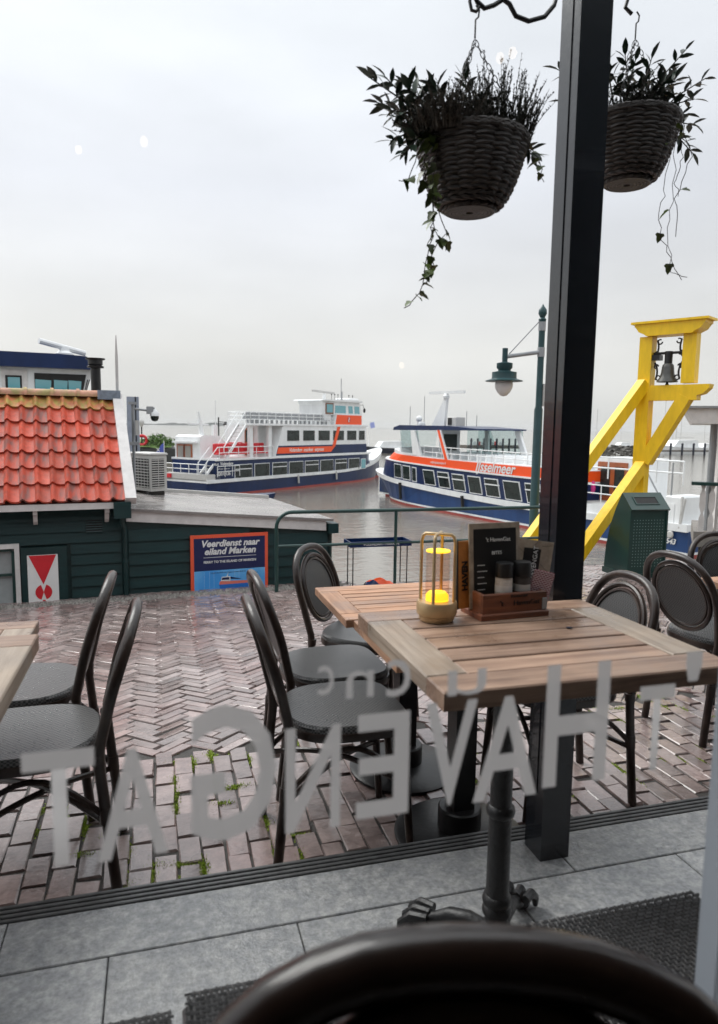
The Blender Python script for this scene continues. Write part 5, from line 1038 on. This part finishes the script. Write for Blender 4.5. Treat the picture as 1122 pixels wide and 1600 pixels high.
# aft cabin, stairs, red seats
MB().prism([(-3.2, 1.26), (-1.2, 1.26), (-1.2, 3.0), (-1.6, 3.36), (-2.9, 3.42), (-3.2, 3.3)], 1.35, 3.35).build('aft_cabin', M_boatwhite, f1.root)
dr_ = MB().box(-3.24, -3.201, 1.95, 3.2, 1.28, 2.88).build('door', M_doorwood, f1.root)
for y in (2.05, 2.66): MB().box(-3.255, -3.2405, y, y+.44, 2.12, 2.78).build('pane', mat('curtained_glass', (.30, .28, .25), .15), dr_)
MB().box(-3.256, -3.2405, 2.56, 2.60, 1.28, 2.88).build('door_gap', M_dark, dr_)
MB().box(-3.5, -3.2005, 1.5, 3.3, 2.95, 3.05).build('door_hood', M_boatwhite, f1.root)
for y in (.3, .95): MB().bar((-2.2, y, 2.12), (-.4, y, 4.1), .05, .16).build('stair_stringer', M_boatwhite, f1.root)
for k in range(9): t = (k+.5)/9; MB().box(-2.2+1.8*t-.08, -2.2+1.8*t+.12, .33, .92, 2.12+1.98*t, 2.15+1.98*t).build('stair_tread', M_lightgrey, f1.root)
MB().tube([(-2.4, .28, 2.12), (-2.4, .28, 2.75), (-.6, .28, 4.75), (-.5, .28, 4.12)], .028, 6).tube([(-2.3, .97, 2.12), (-2.3, .97, 2.75), (-.5, .97, 4.75)], .028, 6).build('stair_rail', M_boatwhite, f1.root)
for y in (.15, .65): MB().bar((-3.9, y, 1.30), (-3.0, y, 2.12), .05, .14).build('stair_stringer', M_boatwhite, f1.root)
MB().tube([(-4.0, .1, 1.28), (-4.0, .1, 1.9), (-3.1, .1, 2.75), (1.7, .06, 2.75)], .028, 6).tube([(-4.0, .7, 1.28), (-4.0, .7, 1.9), (-3.1, .7, 2.75)], .028, 6).build('stair_rail', M_boatwhite, f1.root)
for k in range(5): t = (k+.5)/5; MB().box(-3.9+.9*t-.08, -3.9+.9*t+.12, .18, .62, 1.30+.82*t, 1.33+.82*t).build('stair_tread', M_lightgrey, f1.root)
MB().box(-3.0, 1.8, .06, 3.35, 2.03, 2.10).build('promenade_deck', M_lightgrey, f1.root)
f1.rail([(-3.0, .06, 2.12), (1.7, .06, 2.12)], .63, .85); f1.rail([(-4.05, 3.3, 1.26), (-4.05, .1, 1.26)], .55, .6); f1.rail([(-3.3, -.08, 1.1), (-1.5, -.08, 1.1)], .6, .6)
for x in fr_(-2.9, 1.0, 9): MB().bbox(x, x+.38, .55, .67, 2.35, 2.95, .04).bbox(x, x+.38, .2, .55, 2.33, 2.42, .02).build('red_seat', M_red, f1.root)
for x in fr_(-.9, .4, 3): MB().bbox(x, x+.38, 1.75, 1.87, 2.35, 2.97, .04).build('red_seat', M_red, f1.root)
MB().tube([(-2.5, 1.9, 3.3), (-2.75, 1.9, 4.75)], [.16, .06], 8).bar((-3.6, 1.9, 4.05), (-2.0, 1.9, 4.0), .1, .09).box(-2.8, -2.55, 1.8, 2.0, 4.0, 4.25).build('aft_mast', M_boatwhite, f1.root)
MB().tube([(-2.0, 1.3, 3.1), (-2.0, 1.3, 5.4)], .025, 5).build('antenna', M_boatwhite, f1.root)
text('lettering', 'm.s. Volendam', .26, upright(-2.75, -.015, 1.75), M_print, f1.root, shear=.25, offset=.006, ext=.002); text('lettering', '02010136', .27, upright(-2.75, -.012, 1.18), M_print, f1.root, shear=.2, offset=.01, ext=.002); text('lettering', 'thuishaven Volendam', .12, upright(-2.75, -.012, 1.52), M_print, f1.root, ext=.002)
for x in (4.0, 8.3): MB().tube([(x, -.1, zr_(x)+.1), (x+.02, -.12, .35)], .06, 6).build('fender', M_lightgrey, f1.root)
MB().box(-4.2, -4.11, 2.7, 3.2, 1.0, 1.22).build('stern_light', M_red, f1.root)
flg = MB(); n_ = 8
flg.loft([[(-4.1-.2*i/n_, 3.3+.95*i/n_+.06*math.sin(i*1.3), 2.95-.12*i-.0*j-(.95-.04*i)*j/3) for j in range(4)] for i in range(n_+1)], caps=False).loft([[(-4.112-.2*i/n_, 3.3+.95*i/n_+.06*math.sin(i*1.3), 2.95-.12*i-(.95-.04*i)*j/3) for j in range(4)] for i in range(n_+1)], caps=False)
fo = flg.build('ensign', mat('flag_blue', (.06, .09, .38), .7, var=.15), f1.root, True); MB().tube([(-4.1, 3.28, 1.3), (-4.1, 3.28, 3.05)], .02, 6).build('flagstaff', M_boatwhite, f1.root)
fp = MB(); fp.loft([[(-4.13-.2*i/n_, 3.3+.9*i/n_+.06*math.sin(i*1.3), 2.33-.10*i-.16*j) for j in range(2)] for i in range(1, n_+1)], caps=False).build('flag_stripe', mat('flag_red', (.55, .04, .12), .7), fo)
MB().bar((-4.22, 3.75, 2.45), (-4.20, 3.55, 2.62), .012, .04).bar((-4.22, 3.75, 2.62), (-4.20, 3.55, 2.45), .012, .04).build('flag_mark', M_print, fo)
# ---- ferry with orange band and blue canopy
f2 = Ferry((12.058, 34.657), -76.88, 'passenger_ferry', 'low blue ferry with orange band and navy canopy, stern beyond the yellow bell stand', hb=1.7)
st = [-4.78, -4.5, -4.1, -3.6, -2.9, -2.2, -1.4, -.5, .5, 2, 4, 6, 8, 10, 12, 14, 16, 17.0]
TIP = (-3.0, -4.8); TL = 5.4
zr2 = lambda x: .80+.0024*max(0, 11-x)**2+.02*max(0, x-13)
f2.band('bottom_paint', M_redboot, st[2:], TIP, TL, -1, -.5, .12, f0=-.1, f1=.08); f2.band('boot_line', M_boatwhite, st[1:], TIP, TL, -1, .121, .20, grow=.01, f0=.08, f1=.12)
f2.band('hull', M_blue, st, TIP, TL, -1, .201, zr2, f0=.12, f1=.8); f2.band('rub_rail', M_boatwhite, st, TIP, TL, -1, lambda x: zr2(x)-.02, lambda x: zr2(x)+.22, grow=.09, f0=.8, f1=.9)
s2 = [-2.9, -2.6, -2.2, -1.6, -.8, 0, 1, 3, 5, 7, 9, 11, 12.6]
zt2 = lambda x: 2.04+.0017*max(0, 9.8-x)**2+.002*max(0, 9.8-x); zo2 = lambda x: 2.50+.001*max(0, 9-x)**2+.0022*max(0, 4-x)**2
f2.band('cabin_side', M_navy, s2, (-3.4, -3.1), 3.2, -1, lambda x: zr2(x)+.15, lambda x: zt2(x), blunt=.45)
f2.band('white_line', M_boatwhite, s2, (-3.1, -3.0), 3.2, -1, lambda x: zt2(x)-.01, lambda x: zt2(x)+.06, grow=.04, blunt=.45)
f2.band('orange_band', M_orange, [-1.9, -1.5, -1.0, -.3, .3, 1.2, 1.9, 3, 5, 7, 9, 11, 12.6], (-2.6, -2.1), 2.6, -1, lambda x: zt2(x)+.06, zo2, blunt=.45); f2.band('coaming', M_boatwhite, [-1.9, -1.5, -1.0, -.3, .3, 1.2, 3, 5, 7, 9, 11, 12.6], (-2.1, -2.1), 2.6, -1, lambda x: zo2(x)-.01, lambda x: zo2(x)+.03+.16*math.exp(-max(0, x+.5)), grow=-.02, blunt=.45)
for i, (a, b) in enumerate([(660.5, 682), (683, 705), (705.5, 729), (730, 755), (756, 783), (785, 817), (819, 850), (852, 886)]):
    y = 750+.19*(a-660); s0, s1 = f2.at(a, y)[0], f2.at(b, y)[0]; zb_ = zr2(s0)+.30; zt_ = min(zt2(s0)-.22, zb_+.72); f2.win([(s0+.28, zb_), (s1-.04, zb_), (s1-.26, zt_), (s0+.05, zt_)], bar=(i in (1, 2, 4, 6)), fr=.04)
for a, b in ((615.5, 628), (629, 642), (643.5, 652)):
    y = 742; s0, s1 = f2.at(a, y)[0], f2.at(b, y)[0]; xs_ = (s0+s1)/2; f2.win([(s0+.1, zr2(s0)+.32), (s1-.05, zr2(s0)+.30), (s1-.12, zr2(s0)+.95), (s0+.05, zr2(s0)+.97)], fr=.04, y=-.02 if xs_ > .4 else .0)
MB().prism([(.2, zt2(0)+.3), (.2, zt2(0)+.3)], 0, .1) if False else None
text('lettering', 'IJsselmeer', .62, upright(7.6, -.02, 2.15), M_print, f2.root, shear=.3, offset=.012, ext=.003); text('lettering', 'rederijvolendam.nl', .17, upright(3.5, -.02, 2.30), M_print, f2.root, ext=.003); text('lettering', 'M.S. IJsselmeer', .17, upright(.9, -.02, 2.62), M_print, f2.root, shear=.3, ext=.003)
MB().box(.2, 12.5, .15, 3.25, 2.0, 2.12).build('upper_deck', M_lightgrey, f2.root)
# canopy, glazing, pillars
MB().prism([(-.8, 3.86), (6.3, 3.92), (6.3, 3.98), (4, 4.10), (-.2, 4.12), (-.75, 4.0)], .1, 2.9).build('canopy_roof', M_navy, f2.root)
g2 = glass_mat('ferry_screen_glass', (.80, .86, .86), 1.5)
MB().prism([(.15, 2.95), (1.75, 2.75), (1.55, 3.86), (-.1, 3.86)], .08, .11).build('side_screen', g2, f2.root)
MB().loft([[(-.6, .4, 2.9), (-.6, 2.7, 2.9)], [(-.4, .4, 3.86), (-.4, 2.7, 3.86)]], caps=False).build('front_screen', g2, f2.root); MB().box(-.1, .02, .1, 3.2, 2.7, 3.0).build('dash', M_boatwhite, f2.root)
MB().prism([(1.25, 2.6), (2.0, 2.6), (1.35, 3.87), (1.0, 3.87)], .02, .14).build('pillar', M_boatwhite, f2.root)
MB().prism([(3.95, 2.5), (4.3, 2.5), (3.55, 3.9), (3.25, 3.9)], .02, .10).build('pillar', M_boatwhite, f2.root); MB().prism([(4.0, 2.5), (4.22, 2.5), (3.5, 3.9), (3.32, 3.9)], .01, .0195).build('pillar_face', M_orange, f2.root)
MB().prism([(6.5, 2.5), (6.85, 2.5), (6.1, 3.93), (5.8, 3.93)], 2.6, 2.72).build('pillar', M_boatwhite, f2.root)
for x in (.2, 3.6): MB().prism([(x, 2.5), (x+.3, 2.5), (x+.2, 3.9), (x-.05, 3.9)], 2.7, 2.8).build('pillar', M_boatwhite, f2.root)
MB().box(2.4, 2.5, .8, 2.0, 2.12, 3.9).build('wheelhouse_bulkhead', M_boatwhite, f2.root); MB().box(2.51, 2.53, 1.0, 1.8, 2.9, 3.7).build('pane', M_glassdark, f2.root)
MB().box(4.6, 7.9, 3.1, 3.2, 2.12, 2.8).build('bench_back', M_boatwhite, f2.root); MB().box(3.0, 6.2, 2.75, 2.79, 2.12, 3.92).build('far_screen', g2, f2.root)
MB().prism([(3.6, 2.12), (5.6, 2.12), (6.0, 2.6), (5.3, 3.9), (3.6, 3.9)], 1.6, 1.64).build('stair_screen', g2, f2.root)
f2.rail([(2.2, .06, 2.55), (12.5, .06, 2.45)], .55, .75, mids=1)
for x in fr_(2.6, 12.0, 15):
    for y in (.5, 1.5, 2.5): MB().bbox(x, x+.09, y, y+.45, 2.35, 2.85, .03).bbox(x-.35, x, y, y+.45, 2.40, 2.47, .02).build('deck_seat', M_boatwhite, f2.root)
mm_ = MB().prism([(.9, 4.08), (2.0, 4.08), (2.15, 5.45), (1.95, 5.45)], 1.35, 1.5).build('mast', M_boatwhite, f2.root); MB().lathe([(.16, 0), (.18, .12), (.1, .24)], 10, (2.05, 1.42, 5.46)).build('radar_post', M_boatwhite, mm_, True); MB().bar((4.25-.2, .9, 5.78), (4.25+.4, 3.3, 5.78), .12, .13).bar((2.9, 2.1, 5.78), (5.6, 2.1, 5.78), .12, .13).build('radar_bar', M_boatwhite, mm_) if False else MB().bar((.6, 1.42, 5.78), (3.5, 1.42, 5.74), .12, .13).build('radar_bar', M_boatwhite, mm_)
MB().bbox(2.3, 3.0, 1.35, 1.9, 4.1, 4.55, .03).build('roof_air_unit', M_lightgrey, f2.root); MB().box(2.34, 2.66, 1.33, 1.3495, 4.15, 4.5).build('unit_grille', M_dark, f2.root)
for x, y, h_ in ((.2, .5, 1.0), (.9, .9, 1.5), (4.8, .6, .7), (5.8, .4, .5)): MB().tube([(x, y, 4.08), (x, y, 4.08+h_)], .018, 5).build('antenna', M_grey, f2.root)
MB().tube([(.3, 1.0, 4.1), (.3, 1.0, 4.35)], .10, 8).sphere((.3, 1.0, 4.45), .17, 10, 7).build('searchlight', M_boatwhite, f2.root, True); MB().lathe([(.17, 0), (.19, .1), (.14, .2)], 12, (1.0, .7, 4.1)).build('satellite_dome', M_boatwhite, f2.root, True)
for x in (.35, 5.6): MB().tube([(x, -.14, zr2(x)+.1), (x+.05, -.10, .32)], .08, 6).build('fender', M_black, f2.root)
# stern
MB().box(12.4, 16.2, .2, 3.2, zr2(13)+.2, 1.42).build('aft_deck', M_lightgrey, f2.root)
f2.band('stern_bulwark', M_boatwhite, [12.4, 14, 15.6, 16.4], TIP, TL, -1, lambda x: zr2(x)+.2, lambda x: 1.30+.10*(x-12.4), grow=-.03)
MB().box(11.6, 11.7, .3, 3.1, 1.42, 2.9).build('aft_bulkhead', M_boatwhite, f2.root)
db = MB().prism([(12.1, 1.42), (14.0, 1.42), (14.0, 3.0), (12.1, 3.0)], .9, 2.8).build('stern_house', M_boatwhite, f2.root)
dw = MB().box(12.45, 13.8, .86, .899, 1.44, 2.85).build('door', M_doorwood, f2.root)
for x in (12.62, 13.25): MB().bbox(x, x+.42, .845, .8595, 1.62, 2.68, .02).build('pane', M_glassdark, dw)
MB().tube([(.30*math.cos(t), .30*math.sin(t), 0) for t in [2*math.pi*i/20 for i in range(20)]], .1, 8, closed=True).build('lifebuoy', mat('pink_lifebuoy', (.62, .03, .22), .5), f2.root, True).matrix_local = Matrix.Translation((12.3, .5, 1.9)) @ Matrix.Rotation(R(90), 4, 'X')
f2.rail([(12.6, .12, 2.3), (16.6, .12, 2.3)], .75, 1.0, mids=1, r=.03); f2.rail([(12.6, .05, 1.45), (14.2, .05, 1.45)], .6, .7)
MB().box(12.5, 17.3, .1, 4.3, 3.06, 3.10).build('awning_frame', M_boatwhite, f2.root) if False else None
MB().tube([(15.0, .12, 2.95), (16.0, .12, 1.55)], .03, 6).tube([(16.2, .12, 1.5), (16.2, .12, 3.0)], .03, 6).build('davit', M_grey, f2.root)
MB().bbox(16.05, 16.65, .05, 1.2, .95, 1.95, .05).build('stern_locker', M_boatwhite, f2.root); MB().tube([(16.7, .0, 1.95), (16.75, -.05, 1.5), (16.7, -.05, .95), (16.8, .0, 1.9)], .05, 6).build('mooring_rope', M_lightgrey, f2.root)
text('lettering', '02007543', .24, upright(16.1, -.03, .42, 0), M_print, f2.root, shear=.25, offset=.008, ext=.003)
MB().lathe([(.09, 0), (.13, .03), (.09, .06)], 14).build('fairlead', M_lightgrey, f2.root).matrix_local = Matrix.Translation((16.4, -.05, .72)) @ Matrix.Rotation(R(90), 4, 'X')
# ---- ferry behind the red roof: only the wheelhouse shows
wn_ = 22.0; w0 = gn(150, 575, wn_); f3 = empty('passenger_ferry', (w0.x, wn_, WZ), R(6), 'ferry wheelhouse with navy roof and rotating radar rising behind the red tiled roof', 'ferry'); q3 = lambda py: gn(100, py, wn_).z-WZ
Lh = gn(150, 575, wn_).x-gn(0, 575, wn_).x
MB().loft([[(-14, 0, 0), (-14, 0, 2.2), (-14, 5, 2.2), (-14, 5, 0)], [(1, 0, 0), (1, 0, 2.2), (1, 5, 2.2), (1, 5, 0)], [(5, 2.4, 0), (6, 2.4, 2.6), (6, 2.6, 2.6), (5, 2.6, 0)]], closed=True).build('hull', M_navy, f3)
MB().box(-12, -.2, .3, 4.7, 2.21, q3(640)).build('saloon', M_boatwhite, f3)
za_, zb_ = q3(616), q3(574); MB().prism([(-6, q3(639)), (-.35, q3(639)), (-.35, za_), (-.02, zb_), (-6, zb_)], .8, 4.2).build('wheelhouse', M_boatwhite, f3)
X = lambda px: gn(px, 600, wn_).x-w0.x
pw = MB().prism([(X(53), q3(618)), (X(128), q3(618)), (X(136), q3(582)), (X(53), q3(582))], .775, .799).build('window', M_dark, f3)
for a, b in ((54, 78), (84, 104), (107, 126)): MB().prism([(X(a), q3(616)), (X(b), q3(616)), (X(b+2), q3(593)), (X(a), q3(592))], .76, .7745).build('pane', M_glasssky, pw)
d3 = MB().box(X(1), X(42), .77, .799, q3(640), q3(578)).build('door', M_dirtywhite, f3); MB().box(X(7), X(33), .755, .7695, q3(630), q3(587)).build('pane', M_dark, d3); MB().box(X(11), X(30), .75, .7545, q3(630), q3(590)).build('curtain', M_glasssky, d3)
MB().loft([[(x, y, z) for x, z in ((-6, zb_), (.1, zb_), (.12, q3(566)), (-.25, q3(553)), (-1, q3(551)), (-6, q3(550)))] for y in (.5, 4.5)], closed=True).build('roof', M_navy, f3)
rp = MB().lathe([(.26, 0), (.26, .1), (.15, .18), (.13, .3)], 14, (X(102), 1.5, q3(551))).build('radar_post', M_boatwhite, f3, True); MB().tube([(X(62), 1.2, q3(528)), (X(136), 1.8, q3(542))], .085, 8).build('radar_bar', M_boatwhite, rp, True)
MB().tube([(X(138), .75, q3(590)), (X(131), .75, q3(616))], .015, 5).tube([(X(141), .72, q3(590)), (X(133), .72, q3(616))], .015, 5).build('wiper', M_dark, f3)
# ------------------------------------------------------------------ small craft and harbour works far off
def cruiser(px0, px1, py, label, hull, mast=0, flag=False, grp='small boats moored in the harbour'):
    a, b = gz(px0, py, WZ), gz(px1, py, WZ); L = (b-a).length; r = empty('motor_boat', (a+b)/2, math.atan2(b.y-a.y, b.x-a.x), label, 'boat', grp); k = L/8
    MB().loft([[(x*k, -w_*k, 0), (x*k, -w_*1.12*k, z*k), (x*k, w_*1.12*k, z*k), (x*k, w_*k, 0)] for x, w_, z in ((-4, 1.2, .8), (-2, 1.35, .8), (1, 1.3, .9), (3, .8, 1.05), (4, .06, 1.2))], closed=True).build('hull', hull, r)
    MB().loft([[(x*k, -w_*1.15*k, z*k), (x*k, -w_*1.15*k, (z+.12)*k), (x*k, w_*1.15*k, (z+.12)*k), (x*k, w_*1.15*k, z*k)] for x, w_, z in ((-4, 1.2, .81), (-2, 1.35, .81), (1, 1.3, .91), (3, .8, 1.06), (4, .06, 1.21))], closed=True).build('gunwale', M_boatwhite, r)
    c = MB().prism([(-3.2*k, .8*k), (1.6*k, .9*k), (.7*k, 1.95*k), (-2.8*k, 2.0*k)], -1.05*k, 1.05*k).build('cabin', M_boatwhite, r)
    for x0, x1 in ((-2.7, -1.8), (-1.6, -.7), (-.5, .5)): MB().box(x0*k, x1*k, -1.08*k, -1.055*k, 1.25*k, 1.75*k).build('window', M_glassdark, c)
    if mast: MB().tube([(.2*k, 0, 1.8*k), (.2*k, 0, mast*k)], .05*k, 5).bar((.2*k, 0, 2.4*k), (-3*k, 0, 2.3*k), .1*k, .1*k).build('mast', M_lightgrey, r)
    if flag:
        MB().tube([(3.0*k, 0, 1.1*k), (2.7*k, 0, 5.2*k)], .04*k, 5).build('flagstaff', M_boatwhite, r); MB().box(1.9*k, 2.68*k, -.02, .02, 4.1*k, 5.0*k, rot=(0, R(14), 0)).build('flag', mat('pale_flag', (.35, .40, .75), .7), r)
    return r
M_dk = mat('dark_hull', (.012, .015, .03), .3)
cruiser(636, 566, 708, 'white-cabined cruiser with dark hull and pale flag, between the two ferries', M_dk, flag=True)
cruiser(1090, 1022, 709, 'white cabin cruiser moored furthest along the marina jetty', M_boatwhite, mast=8)
cruiser(1046, 1000, 707, 'small white motor boat directly behind the yellow bell stand', M_boatwhite)
cruiser(1120, 1080, 706, 'white boat partly behind the kiosk post', M_boatwhite, mast=9)
cruiser(985, 955, 701, 'low dark boat with bare mast beyond the stone mole', M_dk, mast=7)
def pier(px0, px1, py, label, top, m, depth, piles):
    a, b = gz(px0, py, WZ), gz(px1, py, WZ); L = (b-a).length; r = empty('jetty', a, math.atan2(b.y-a.y, b.x-a.x), label, 'jetty')
    MB().box(0, L, 0, depth, .7, top).build('deck', m, r)
    for i in range(piles): x = L*(i+.5)/piles; MB().tube([(x, -.25, -.5), (x, -.25, top+1.2)], .22, 8).sphere((x, -.25, top+1.3), .26, 8, 6).build('pile', M_dk, r)
    return r
M_timber = mat('jetty_timber', (.12, .105, .09), .7, var=.3)
j1 = pier(730, 818, 706, 'timber jetty with dark capped piles beyond the blue canopy ferry', 1.4, M_timber, 4, 9)
for i in range(7): MB().box(2+i*1.1, 2.7+i*1.1, 1, 1.3, 1.41, 2.2).build('barrier', M_red if i % 2 else M_boatwhite, j1)
pier(1000, 1125, 711, 'marina jetty with piles in front of the white boats', 1.0, M_timber, 2, 7)
a, b = gz(925, 713, WZ), gz(1002, 711, WZ); mo = MB(); rs = random.Random(8); L_ = (b-a).length
for i in range(420):
    x = rs.uniform(0, L_); y = rs.gauss(0, 1.6); z = max(0, 1.7-abs(y)*.55)*min(1, (L_-x)/4+.2); s = rs.uniform(.35, .8); c = Vector((x, y, z))
    mo.add([tuple(c+Vector((rs.uniform(-s, s), rs.uniform(-s, s), rs.uniform(-s, s)*.7))) for _ in range(5)], [(0, 1, 2), (0, 2, 3), (0, 3, 4), (1, 2, 4), (2, 3, 4), (0, 1, 4), (1, 3, 4)])
ml = mo.build('stone_mole', mat('mole_stone', (.14, .13, .115), .8, var=.3)); ml.location = a; ml.rotation_euler = (0, 0, math.atan2(b.y-a.y, b.x-a.x)); tag(ml, 'rough dark stone mole stretching into the harbour', 'mole', kind='stuff')
# green bank on the left with lamp and lifebuoy
a, b = gz(150, 722, WZ), gz(275, 722, WZ); ang = math.atan2(b.y-a.y, b.x-a.x); L_ = (b-a).length
qw = MB().box(-30, L_, 0, 14, -1, 1.75).build('quay', mat('dark_quay_wall', (.03, .032, .03), .6, var=.3)); qw.location = a; qw.rotation_euler = (0, 0, ang); tag(qw, 'dark quay wall under the green bank', 'quay', kind='structure')
gk = MB().loft([[(x, .6+t*13, 1.76+.9*math.sin(math.pi*t)+.25*rs.random()) for t in [i/12 for i in range(13)]] for x in fr_(-30, L_-.5, 40)], caps=False).build('grass_bank', mat('bank_grass', (.09, .16, .03), .8, var=.4, scale=.9), None, True); gk.location = a; gk.rotation_euler = (0, 0, ang); tag(gk, 'mown green grass bank on top of the quay', 'grass', kind='stuff')
def bush(px, py, n, w_, h_, label):
    p = gn(px, py, n); r = random.Random(px); m_ = MB()
    for _ in range(900):
        th = r.uniform(0, 6.28); u = r.random()**.4; ph = math.acos(r.random()); c = Vector((math.cos(th)*math.sin(ph)*w_*u, math.sin(th)*math.sin(ph)*w_*u, math.cos(ph)*h_*u)); s = .16
        m_.add([tuple(c+Vector((r.gauss(0, s), r.gauss(0, s), r.gauss(0, s)))) for _ in range(3)], [(0, 1, 2)])
    o = empty('bush', p, 0, label, 'bush'); me = bpy.data.meshes.new('crown'); me.from_pydata(m_.v, [], m_.f); tag(mobj('crown', me, mat('bush_leaf', (.08, .15, .03), .7, rnd=.4), o), kind='stuff'); MB().tube([(0, 0, -.6), (0, 0, .6)], .08, 6).build('trunk', M_twig, o)
q_ = a.lerp(b, .92); bush(247, 697, q_.y+3, 2.4, 1.5, 'rounded green bush on the bank above the ferry flag')
def far_lamp(px, pyb, pyt, n, label, buoy):
    p = gn(px, pyb, n); t = gn(px, pyt, n).z-p.z; r = empty('harbour_lamp', p, 0, label, 'street lamp'); MB().tube([(0, 0, 0), (0, 0, t)], .09, 6).build('pole', M_black, r)
    if buoy: MB().lathe([(.12, t-.25), (.38, t+.35), (.30, t+.6), (.05, t+.85)], 10).build('lantern', M_lightgrey, r, True); MB().tube([(.62*math.cos(t), .62*math.sin(t), 0) for t in [2*math.pi*i/20 for i in range(20)]], .2, 8, closed=True).build('lifebuoy', M_red, r, True).matrix_local = Matrix.Translation((0, -.2, 1.2)) @ Matrix.Rotation(R(90), 4, 'X')
    else: MB().tube([(0, 0, t*.86), (.9, 0, t*.84)], .05, 5).lathe([(.1, .2), (.35, -.1), (.2, -.4)], 10, (.9, 0, t*.84-.1)).build('lantern', M_black, r)
far_lamp(222, 702, 664, q_.y+2, 'old-style lamp with red and white lifebuoy on the grass bank', True)
far_lamp(342, 700, 652, 95, 'black curved-arm lamp standing behind the stern of the double-deck ferry', False)
sgn = gn(209, 690, 14.0); sg_ = empty('info_column', (sgn.x, 14.0, WZ), 0, 'tall slim grey panel column behind the security camera mast', 'column'); tz = gn(209, 620, 14).z-WZ
wq = gn(218, 650, 14).x-gn(199, 650, 14).x; MB().box(-wq/2, wq/2, -.06, .06, sgn.z-WZ-.4, tz).build('panel', mat('grey_blue_panel', (.30, .33, .40), .4, var=.2), sg_); MB().box(-.08, .08, -.05, .05, 0, sgn.z-WZ-.4).build('stem', M_grey, sg_); MB().box(wq/2-.07, wq/2-.05, -.075, -.061, sgn.z-WZ-.3, tz).build('panel_seam', M_dark, sg_)
# masts of yachts behind the bell stand
for i, (px, y0, y1) in enumerate(((1085, 690, 580), (1098, 690, 600), (963, 695, 640), (1072, 690, 610))):
    p = gz(px, 700, WZ); r = empty('sailing_yacht', (p.x, p.y+10, WZ), R(20*i), ['slim-masted yacht moored behind the kiosk roof edge', 'yacht with short mast beside the kiosk post', 'yacht with bare mast beyond the upper yellow brace', 'yacht mast directly right of the bell frame'][i], 'yacht', 'yachts in the marina'); hM_ = gn(px, y1, p.y+10).z-WZ
    MB().loft([[(x, -w_, 0), (x, -w_*1.1, 1.0), (x, w_*1.1, 1.0), (x, w_, 0)] for x, w_ in ((-4.5, .9), (-1, 1.3), (2.5, .9), (4.6, .05))], closed=True).build('hull', M_boatwhite, r); MB().prism([(-2, 1.0), (2, 1.0), (1.4, 1.5), (-1.8, 1.6)], -.8, .8).build('cabin', M_boatwhite, r)
    MB().tube([(.3, 0, 1), (.3, 0, hM_)], .07, 5).bar((.3, 0, 2.2), (-3.6, 0, 2.1), .18, .2).build('mast', M_lightgrey, r)
# ------------------------------------------------------------------ air: thin rain haze
hz = MB().box(-3600, 3600, -60, 4600, WZ-1, 30).build('haze', None); tag(hz, 'thin grey rain haze over the lake', 'haze', kind='stuff')
M_hz = bpy.data.materials.new('haze'); M_hz.use_nodes = True; M_hz.node_tree.nodes.clear(); vo = M_hz.node_tree.nodes.new('ShaderNodeOutputMaterial'); pv = M_hz.node_tree.nodes.new('ShaderNodeVolumePrincipled'); pv.inputs['Color'].default_value = (.92, .93, .94, 1); pv.inputs['Density'].default_value = .00011
M_hz.node_tree.links.new(pv.outputs[0], vo.inputs['Volume']); hz.data.materials.append(M_hz)
